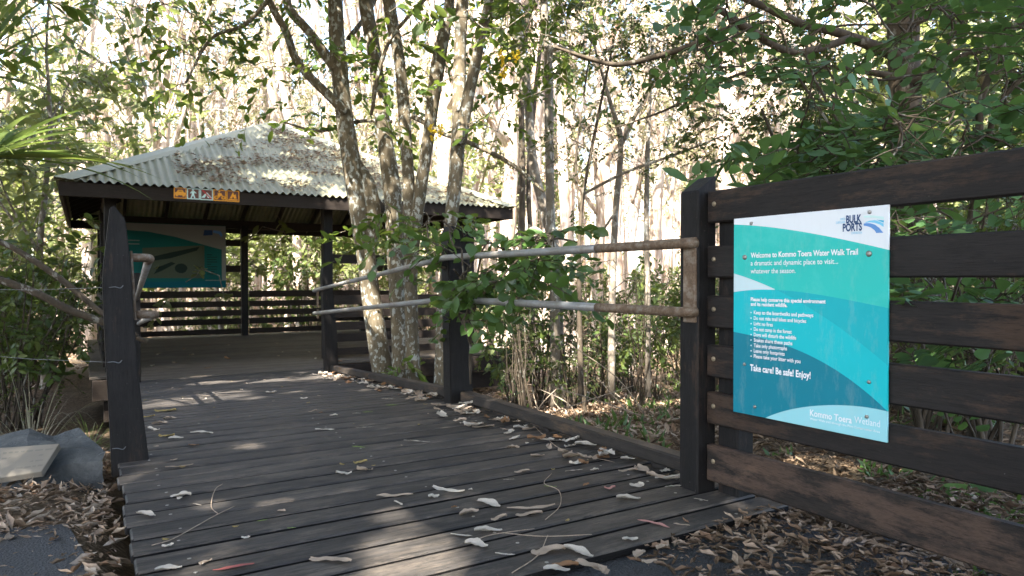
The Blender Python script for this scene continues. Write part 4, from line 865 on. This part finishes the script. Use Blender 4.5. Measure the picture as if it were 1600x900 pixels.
# gaps in the canopy that let the sun reach a few spots, shaped by deleting leaves along its rays
bpy.context.view_layer.update()
HOLES = [(atz(100, 600, -.35), .35), (atz(135, 645, -.2), .2), (atz(40, 640, -.2), .2), (atd(25, 230, 4.6), .45), (atd(60, 300, 4.6), .3), (atz(632, 790, 0), .11), (atz(640, 840, 0), .12), (atz(646, 892, 0), .13), (atz(606, 735, 0), .05), (atz(330, 603, -.29), .16), (atz(405, 603, -.29), .2), (atz(505, 598, -.29), .2), (atz(400, 640, -.22), .08), (atz(310, 590, -.33), .16),
         (Vector((2.6, 10.6, 2.4)), .28), (Vector((3.3, 10.0, 1.98)), .25), (atd(716, 90, 6.5), .22), (atd(710, 40, 6.5), .2), (atd(560, 450, 7.4), .12), (atd(1440, 480, 3.4), .2), (atd(1290, 740, 3.9), .2), (atd(900, 620, 7.5), .4), (atd(960, 560, 8), .5), (atd(1010, 520, 7), .4), (atz(830, 640, -.5), .3), (atd(820, 400, 4.3), .18)]
sn = np.array(SUN); seen = {}
for ob in list(bpy.data.objects):
    if ob.type != 'MESH' or ob.name.split('.')[0] not in ('crown', 'foliage', 'fronds'): continue
    me = ob.data; n = len(me.vertices); co = np.empty(n * 3, np.float32); me.vertices.foreach_get('co', co); mw = np.array(ob.matrix_world)
    co = co.reshape(-1, 3) @ mw[:3, :3].T + mw[:3, 3]; bad = np.zeros(n, bool)
    for p_, r_ in HOLES:
        q = co - np.array(p_); t = q @ sn; d2 = ((q - t[:, None] * sn) ** 2).sum(1); bad |= (d2 < r_ * r_) & (t > .5)
    if not bad.any(): continue
    if me.users > 1: ob.data = me = me.copy()
    bm = bmesh.new(); bm.from_mesh(me); bm.verts.ensure_lookup_table(); kill = set()
    for i in np.nonzero(bad)[0]:
        st = [bm.verts[int(i)]]
        while st:
            w_ = st.pop()
            if w_ in kill: continue
            kill.add(w_); st += [e_.other_vert(w_) for e_ in w_.link_edges]
    bmesh.ops.delete(bm, geom=list(kill), context='VERTS'); bm.to_mesh(me); bm.free()
# far wood as one mass
fw = MB(); rg = random.Random(5); cp = []; cN = 0
for i in range(420):
    a = rg.uniform(-12, 78); d = rg.uniform(48, 95); x, y = math.sin(rad(a)) * d, math.cos(rad(a)) * d; h = rg.uniform(12, 20); z = gz(x, y); r_ = rg.uniform(.12, .3)
    fw.tube([(x, y, z - .3), (x + rg.uniform(-.4, .4), y, z + h * .5), (x + rg.uniform(-1, 1), y + rg.uniform(-1, 1), z + h)], [r_, r_ * .7, r_ * .2], 6)
    for k in range(3): cp.append((x + rg.gauss(0, 1.6), y + rg.gauss(0, 1.6), z + h * rg.uniform(.45, 1.05)))
    cp.append((x + rg.gauss(0, 2), y + rg.gauss(0, 2), z + rg.uniform(.3, 2.5)))
o = part('distant_forest', fw, M['paper'], None, True); tag(o, 'far off mass of pale trunks and foliage closing the forest', 'forest', None, 'stuff')
C = np.array(cp); n = 30; B = np.repeat(C, n, 0) + NR.normal(size=(len(C) * n, 3)) * np.array([1.2, 1.2, .9]); m_ = len(B)
leafmesh('foliage', [leaves(B, rdirs(m_), rdirs(m_), NR.uniform(.25, .6, m_), NR.uniform(.12, .3, m_), T_MED)], M['leaf_pale'], o)
# ------------------------------------------------------------------ leaf litter (uncountable), grass
def litter(name, n, sampler, Lr, wr, mat, label, zoff=.0, tilt=.35):
    B = []; Z = []
    while len(B) < n:
        q = sampler()
        if q is not None: B.append(q)
    B = np.array(B); a = NR.uniform(0, 6.283, n); d = np.stack([np.cos(a), np.sin(a), NR.normal(size=n) * tilt], 1); nn = np.stack([NR.normal(size=n) * tilt, NR.normal(size=n) * tilt, np.ones(n)], 1)
    L = Lr[0] + (Lr[1] - Lr[0]) * NR.uniform(0, 1, n) ** 2.2; Wd = np.minimum(L * NR.uniform(*wr, n), .035); B[:, 2] += np.abs(NR.normal(size=n)) * .012 + .004 + zoff
    o = leafmesh(name, [leaves(B, d, nn, L, Wd, T_LONG)], mat); return tag(o, label, 'leaf litter', None, 'stuff')
def s_left():
    u, v = R.uniform(-4.5, .13), R.uniform(1.0, 9.0)
    if u > uL(v) - .03: return None
    k = mnoise.noise(Vector((u * 3.2, v * 3.2, 0))); edge_ = sm(1 - (.13 - u) / .24)
    if v < 3.15 + .2 * k and R.random() > .10 + .9 * edge_ + max(0, k) * .25: return None
    if v > 5 and R.random() > (5 / v) ** .8: return None
    return (u, v, gz(u, v) + (.01 if v < 3 else 0) + edge_ * .03 * R.random())
litter('leaf_litter', 42000, s_left, (.015, .10), (.10, .36), M['litter'], 'dry tan leaf litter left of the boardwalk over soil and asphalt')
def s_right():
    u, v = R.uniform(2.3, 8), R.uniform(.3, 10.5)
    if u < uR(v) + .02: return None
    if R.random() > (2.6 / max(2.6, math.hypot(u, v))) ** 1.1: return None
    return (u, v, gz(u, v))
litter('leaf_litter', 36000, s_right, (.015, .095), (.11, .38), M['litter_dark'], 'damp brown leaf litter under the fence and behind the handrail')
def s_mid():
    u, v = R.uniform(2.4, 7), R.uniform(3.2, 10)
    return None if u < uR(v) + .02 or R.random() > (4.5 / max(4.5, math.hypot(u, v))) ** 1.2 else (u, v, gz(u, v) + .008)
litter('leaf_litter', 16000, s_mid, (.02, .11), (.14, .42), M['litter'], 'paler dry leaf litter on the ground behind the pipe handrail')
def s_end():
    u, v = R.uniform(.9, 3.2), R.uniform(.6, 1.8)
    if R.random() > .2 + 1.2 * max(0, (u - 1.45)) - .25 * (abs(u - 1.3) < .2): return None
    return (u, v, max(gz(u, v), -.04) + .01)
litter('leaf_litter', 6500, s_end, (.012, .075), (.12, .4), M['litter_mid'], 'dry leaf litter on the asphalt at the near end of the deck', 0, .2)
def s_far():
    x, y = polar(R.uniform(-100, 1300), R.uniform(10, 30)); return None if blocked(x, y) else (x, y, gz(x, y))
litter('leaf_litter', 9000, s_far, (.1, .3), (.2, .5), M['litter'], 'sunlit pale leaf litter on the forest floor beyond the shelter')
def s_roof():
    x = R.uniform(-1.9, 3.1); d = R.uniform(.05, 3.1)
    if d > half - abs(x) - .1: return None
    k = mnoise.noise(Vector((x * 1.1, d * 2.4, 7))) + .35 * mnoise.noise(Vector((x * 4, d * 6, 3)))
    if k + .4 * sm((x + 1.2) / 2.6) - .35 * (d < .35) < R.uniform(-.15, .35): return None
    return (CU + x, A0 + d, EZ + pitch * d + .012)
ro = litter('roof_leaf_litter', 6000, s_roof, (.02, .10), (.15, .36), M['litter'], 'brown leaf litter piled on the front slope of the shelter roof', 0, .25)
def blades(n, sampler, L, w, mat, label):
    B = []
    while len(B) < n:
        q = sampler()
        if q is not None: B.append(q)
    B = np.array(B); d = rdirs(n, 1.2); o = leafmesh('ground_plants', [leaves(B, d, rdirs(n), NR.uniform(*L, n), NR.uniform(*w, n), T_MED)], mat); return tag(o, label, 'ground cover', None, 'stuff')
def s_g1():
    u, v = R.uniform(2.4, 8), R.uniform(.8, 11)
    return None if u < uR(v) + .08 or mnoise.noise(Vector((u * 1.3, v * 1.3, 5))) < .12 else (u, v, gz(u, v))
blades(3200, s_g1, (.04, .16), (.012, .04), M['leaf_vine'], 'scattered low green seedlings and grass behind the handrail and fence')
def s_g3():
    u, v = R.uniform(1.7, 3.6), R.uniform(.6, 2.6)
    return None if (u < 2.45 and v > 1.7) or abs(u - 2.2) < .06 or mnoise.noise(Vector((u * 3.1, v * 3.1, 2))) < .22 else (u, v, max(gz(u, v), -.14) + .02)
blades(420, s_g3, (.02, .07), (.012, .03), M['leaf_vine'], 'small green seedlings in the litter under and beside the fence')
def s_g2():
    x, y = polar(R.uniform(40, 165), R.uniform(4.2, 7.5)); return None if x > -.05 or mnoise.noise(Vector((x * 1.5, y * 1.5, 5))) < .05 else (x, y, gz(x, y))
blades(4200, s_g2, (.04, .16), (.015, .035), M['leaf_vine'], 'low ferny green plants behind the boulder')
# dead sticks in the thicket
sk = MB()
for i in range(34):
    x, y = polar(R.uniform(745, 1060), R.uniform(5.2, 9))
    if x < 2.9: continue
    a = R.uniform(0, 6.28); e = R.uniform(-.1, .9); L = R.uniform(.3, 1.1); p0 = Vector((x, y, gz(x, y) + .02)); d = Vector((math.cos(a) * math.cos(e), math.sin(a) * math.cos(e), math.sin(e)))
    sk.tube(smoothline([p0, p0 + d * L * .5 + Vector((R.gauss(0, .05), R.gauss(0, .05), R.gauss(0, .04))), p0 + d * L], 3), [.006] * 3 + [.005] * 3 + [.003], 5)
tag(part('dead_sticks', sk, m_dry('dead_wood', [(.3, .25, .19), (.2, .15, .11), (.42, .37, .3)]), None, True), 'tangle of thin dead sticks lying in the thicket', 'sticks', None, 'stuff')
# ------------------------------------------------------------------ fallen leaves on the deck, one object each
def leaf_proto(kind, rg):
    n = 14; vs = []; fs = []; L, w, curl, bend = dict(strip=(1, .19, .05, .025), broad=(1, .46, .15, .045), frag=(1, .62, .10, .03), sliver=(1, .17, .06, .04))[kind]; ph = rg.uniform(0, 6)
    sw = rg.uniform(-.16, .16)
    for i in range(n):
        t = i / (n - 1); prof = (math.sin(math.pi * (.06 + .88 * t)) ** (.35 if kind == 'strip' else .75)); 
        for j, s_ in enumerate((-1, -.5, 0, .5, 1)):
            ww = w * .5 * prof * (1 + .55 * mnoise.noise(Vector((t * 5 + ph * 3, s_ * 1.5, ph)))); y = s_ * ww + sw * math.sin(t * 3.1)
            z = curl * w * (abs(s_) ** 1.6) * (1.2 + math.sin(ph * 2 + t * 4)) + bend * (2 * t - 1) ** 2 * .5 * (1 if rg.random() > .0 else 1) + w * .20 * mnoise.noise(Vector((t * 4.5, s_ * 1.6, ph * 5)))
            vs.append((t - .5, y, z))
    for i in range(n - 1):
        for j in range(4): fs.append((i * 5 + j, i * 5 + j + 1, (i + 1) * 5 + j + 1, (i + 1) * 5 + j))
    zm = min(v[2] for v in vs); return [(x, y, z - zm) for x, y, z in vs], fs
LP = {}
rg = random.Random(3)
for kind in ('strip', 'broad', 'frag', 'sliver'):
    for colr in ('tan', 'cream', 'brown', 'red', 'pink', 'yellow', 'green'):
        for k in range(3 if colr in ('tan', 'cream', 'brown') else 1):
            v, f = leaf_proto(kind, rg); me = bpy.data.meshes.new('fallen_leaf'); me.from_pydata(v, [], f); me.materials.append(M['dl_' + colr]); me.polygons.foreach_set('use_smooth', [True] * len(f)); LP.setdefault((kind, colr), []).append(me)
def deckz(p):
    return dz(p[1]) if p[1] < VE else -.33
def drop(u, v, L, ang, kind, colr, label, group, z=None):
    o = bpy.data.objects.new('bark_strip' if kind == 'strip' else 'fallen_leaf', R.choice(LP[(kind, colr)])); COL.objects.link(o)
    o.location = (u, v, (deckz((u, v)) if z is None else z) + .004); o.rotation_euler = (R.uniform(-.12, .12), R.uniform(-.08, .08), ang); o.scale = (L, L * R.uniform(.85, 1.2), L * R.uniform(.5, 1.3)); return tag(o, label, 'bark strip' if kind == 'strip' else 'leaf', group)
def pdrop(px, py, lpx, ang, kind, colr, label=None, group='fallen leaves on the boardwalk'):
    p = atz(px, py, 0)
    if p.y > VB:
        for _ in range(4): p = atz(px, py, deckz(p))
    depth = (p - CAM).dot(FWD); L = lpx / FPX * depth * (.98 if px < 730 or py < 770 else 1.25)
    drop(p.x, p.y, L, rad(ang) - YAW, kind, colr, label or dict(tan='dry tan', cream='pale cream', brown='curled brown', red='dull red', pink='pinkish', yellow='yellowed', green='greenish')[colr] + (' bark strip' if kind == 'strip' else ' fallen leaf') + ' lying on the dark boardwalk boards', group)
NAMED = [(700, 766, 58, -25, 'strip', 'cream', 'longest white bark strip near the middle of the boardwalk'), (622, 788, 26, -50, 'strip', 'cream', 'short white bark strip pointing at the sun patch on the deck'), (617, 777, 58, 3, 'sliver', 'tan', 'thin curved tan bark sliver above the short white strip'), (516, 879, 70, -12, 'strip', 'tan', 'long tan curved bark strip at the bottom of the boardwalk'),
         (1021, 821, 44, -38, 'sliver', 'pink', 'slender pink leaf on the boards near the fence post'), (365, 889, 62, 14, 'sliver', 'red', 'long dull red leaf at the bottom edge of the deck'), (883, 885, 34, -10, 'broad', 'brown', 'curled orange brown leaf at the near end of the deck'), (282, 777, 32, 5, 'frag', 'cream', 'ragged cream leaf on the left of the deck'),
         (763, 790, 36, -35, 'broad', 'cream', 'large ragged cream leaf right of the long bark strip'), (902, 866, 46, -40, 'broad', 'cream', 'largest crumpled cream leaf at the near right of the deck')]
for q in NAMED: pdrop(*q[:6], q[6], None)
for q in [(537, 742, 25, 15, 'broad', 'cream'), (563, 724, 22, 10, 'broad', 'yellow'), (570, 736, 26, 20, 'broad', 'tan'), (507, 673, 31, 2, 'strip', 'cream'), (570, 669, 28, 12, 'sliver', 'cream'), (651, 691, 42, -5, 'sliver', 'cream'), (423, 614, 16, 8, 'frag', 'cream'), (475, 623, 12, 0, 'frag', 'cream'), (521, 650, 13, -5, 'frag', 'cream'), (557, 647, 14, -5, 'sliver', 'cream'), (489, 644, 14, 40, 'broad', 'tan'), (606, 624, 20, 5, 'sliver', 'cream'), (612, 634, 18, 15, 'sliver', 'green'), (575, 645, 16, 30, 'sliver', 'green'), (560, 700, 22, -10, 'sliver', 'green'),
          (717, 639, 40, 5, 'broad', 'tan'), (728, 648, 20, 30, 'broad', 'tan'), (755, 669, 36, 0, 'broad', 'tan'), (742, 664, 30, 20, 'broad', 'tan'), (733, 804, 26, 30, 'broad', 'tan'), (678, 778, 18, 15, 'frag', 'cream'), (780, 813, 22, 30, 'broad', 'tan'), (763, 832, 36, 15, 'broad', 'cream'), (721, 838, 38, -20, 'sliver', 'cream'), (744, 855, 30, -10, 'broad', 'cream'), (789, 868, 28, -25, 'sliver', 'cream'), (827, 807, 34, 10, 'broad', 'tan'), (830, 794, 62, 12, 'sliver', 'tan'), (857, 866, 44, 15, 'broad', 'tan'), (921, 889, 46, -50, 'broad', 'tan'), (870, 893, 34, 5, 'broad', 'cream'), (940, 893, 30, -70, 'broad', 'tan'), (982, 781, 30, -5, 'broad', 'cream'), (995, 760, 24, 15, 'frag', 'cream'), (953, 764, 18, 5, 'frag', 'pink'), (916, 759, 14, 40, 'frag', 'brown'), (897, 737, 30, 15, 'sliver', 'cream'), (899, 726, 20, 10, 'frag', 'cream'), (887, 715, 22, 40, 'broad', 'brown'), (883, 707, 24, 10, 'broad', 'tan'), (872, 690, 24, 20, 'broad', 'cream'), (840, 713, 24, 20, 'broad', 'tan'), (814, 670, 26, 20, 'broad', 'cream'), (804, 687, 22, 40, 'broad', 'cream'), (793, 672, 26, -20, 'sliver', 'tan'), (816, 739, 26, 20, 'broad', 'tan'), (795, 751, 18, 5, 'sliver', 'cream'), (929, 736, 14, 0, 'frag', 'cream'), (1054, 762, 34, 15, 'sliver', 'cream'), (1095, 783, 18, -30, 'sliver', 'cream'), (1035, 858, 26, 50, 'broad', 'tan'), (1065, 822, 20, -15, 'sliver', 'tan'), (860, 762, 20, 0, 'sliver', 'green'), (1000, 870, 30, 60, 'broad', 'tan'), (985, 845, 22, 20, 'frag', 'cream'), (1015, 880, 20, 10, 'frag', 'tan'),
          (228, 807, 34, -12, 'broad', 'cream'), (315, 678, 36, 2, 'strip', 'cream'), (258, 643, 32, 12, 'broad', 'yellow'), (233, 652, 18, 0, 'broad', 'yellow'), (260, 683, 26, -5, 'broad', 'yellow'), (275, 686, 22, 30, 'broad', 'cream'), (303, 697, 16, 5, 'frag', 'brown'), (272, 720, 12, 60, 'frag', 'tan'), (280, 730, 42, 12, 'sliver', 'tan'), (308, 790, 18, -20, 'sliver', 'cream'), (262, 855, 18, 15, 'frag', 'cream'), (368, 825, 10, 10, 'frag', 'yellow'), (322, 880, 22, 60, 'broad', 'tan'), (263, 892, 40, 20, 'broad', 'cream'), (250, 663, 24, 15, 'broad', 'tan'), (240, 673, 20, -10, 'broad', 'cream'), (265, 655, 20, 40, 'broad', 'tan'), (440, 800, 14, 0, 'frag', 'tan'), (455, 827, 14, 0, 'sliver', 'green'), (410, 815, 16, 30, 'sliver', 'green')]: pdrop(*q)
for i in range(130):                                  # drifts of leaves against the kerb
    v = R.choice([R.uniform(4.6, 8.4), R.uniform(4.6, 8.4), R.uniform(2.2, 4.4)]); u = ku(v) - abs(R.gauss(0, .10 if v > 4.5 else .16)) - .02
    drop(u, v, R.uniform(.05, .125), R.uniform(0, 6.28), 'broad', R.choice(['tan', 'cream', 'tan', 'brown', 'cream']), 'dry curled leaf in the drift along the right kerb', 'leaves drifted against the kerb', deckz((u, v)) + R.uniform(0, .02))
for i in range(70):
    v = R.uniform(2.0, 8.8); u = R.uniform(uL(v) + .05, uR(v) - .15); drop(u, v, R.uniform(.012, .03), R.uniform(0, 6.28), 'frag', R.choice(['cream', 'tan', 'cream', 'brown', 'yellow']), 'tiny crumb of dry leaf on the dark boards', 'leaf crumbs on the boardwalk')
for i in range(18):
    v = R.uniform(9.6, 14); u = R.uniform(.5, 3.5); drop(u, v, R.uniform(.06, .12), R.uniform(0, 6.28), 'broad', R.choice(['tan', 'brown', 'cream']), 'dry leaf lying on the brown shelter floor', 'leaves on the shelter floor', -.33)
# twigs on the deck
def twig(lines, label):
    m = MB()
    for pts in lines: m.tube(smoothline([tuple(atz(x, y, .006)) for x, y in pts], 4), [.0017] * ((len(pts) - 1) * 4) + [.001], 5)
    lone('twig', m, M['dl_tan'], label, 'twig', None, None, True)
twig([[(237, 852), (270, 842), (310, 820), (341, 803), (366, 791)], [(341, 803), (330, 791), (336, 765), (348, 756)]], 'forked pale twig lying on the left side of the deck')
twig([[(790, 833), (850, 838), (925, 835)], [(740, 845), (770, 835), (835, 826)], [(800, 895), (840, 868), (856, 836)]], 'branching pale twig across the near right of the deck')
twig([[(852, 812), (875, 790), (873, 766), (850, 755), (862, 740)]], 'bent thin twig on the deck below the kerb')
twig([[(836, 667), (850, 680), (880, 703), (960, 722)]], 'long brown twig lying beside the kerb')
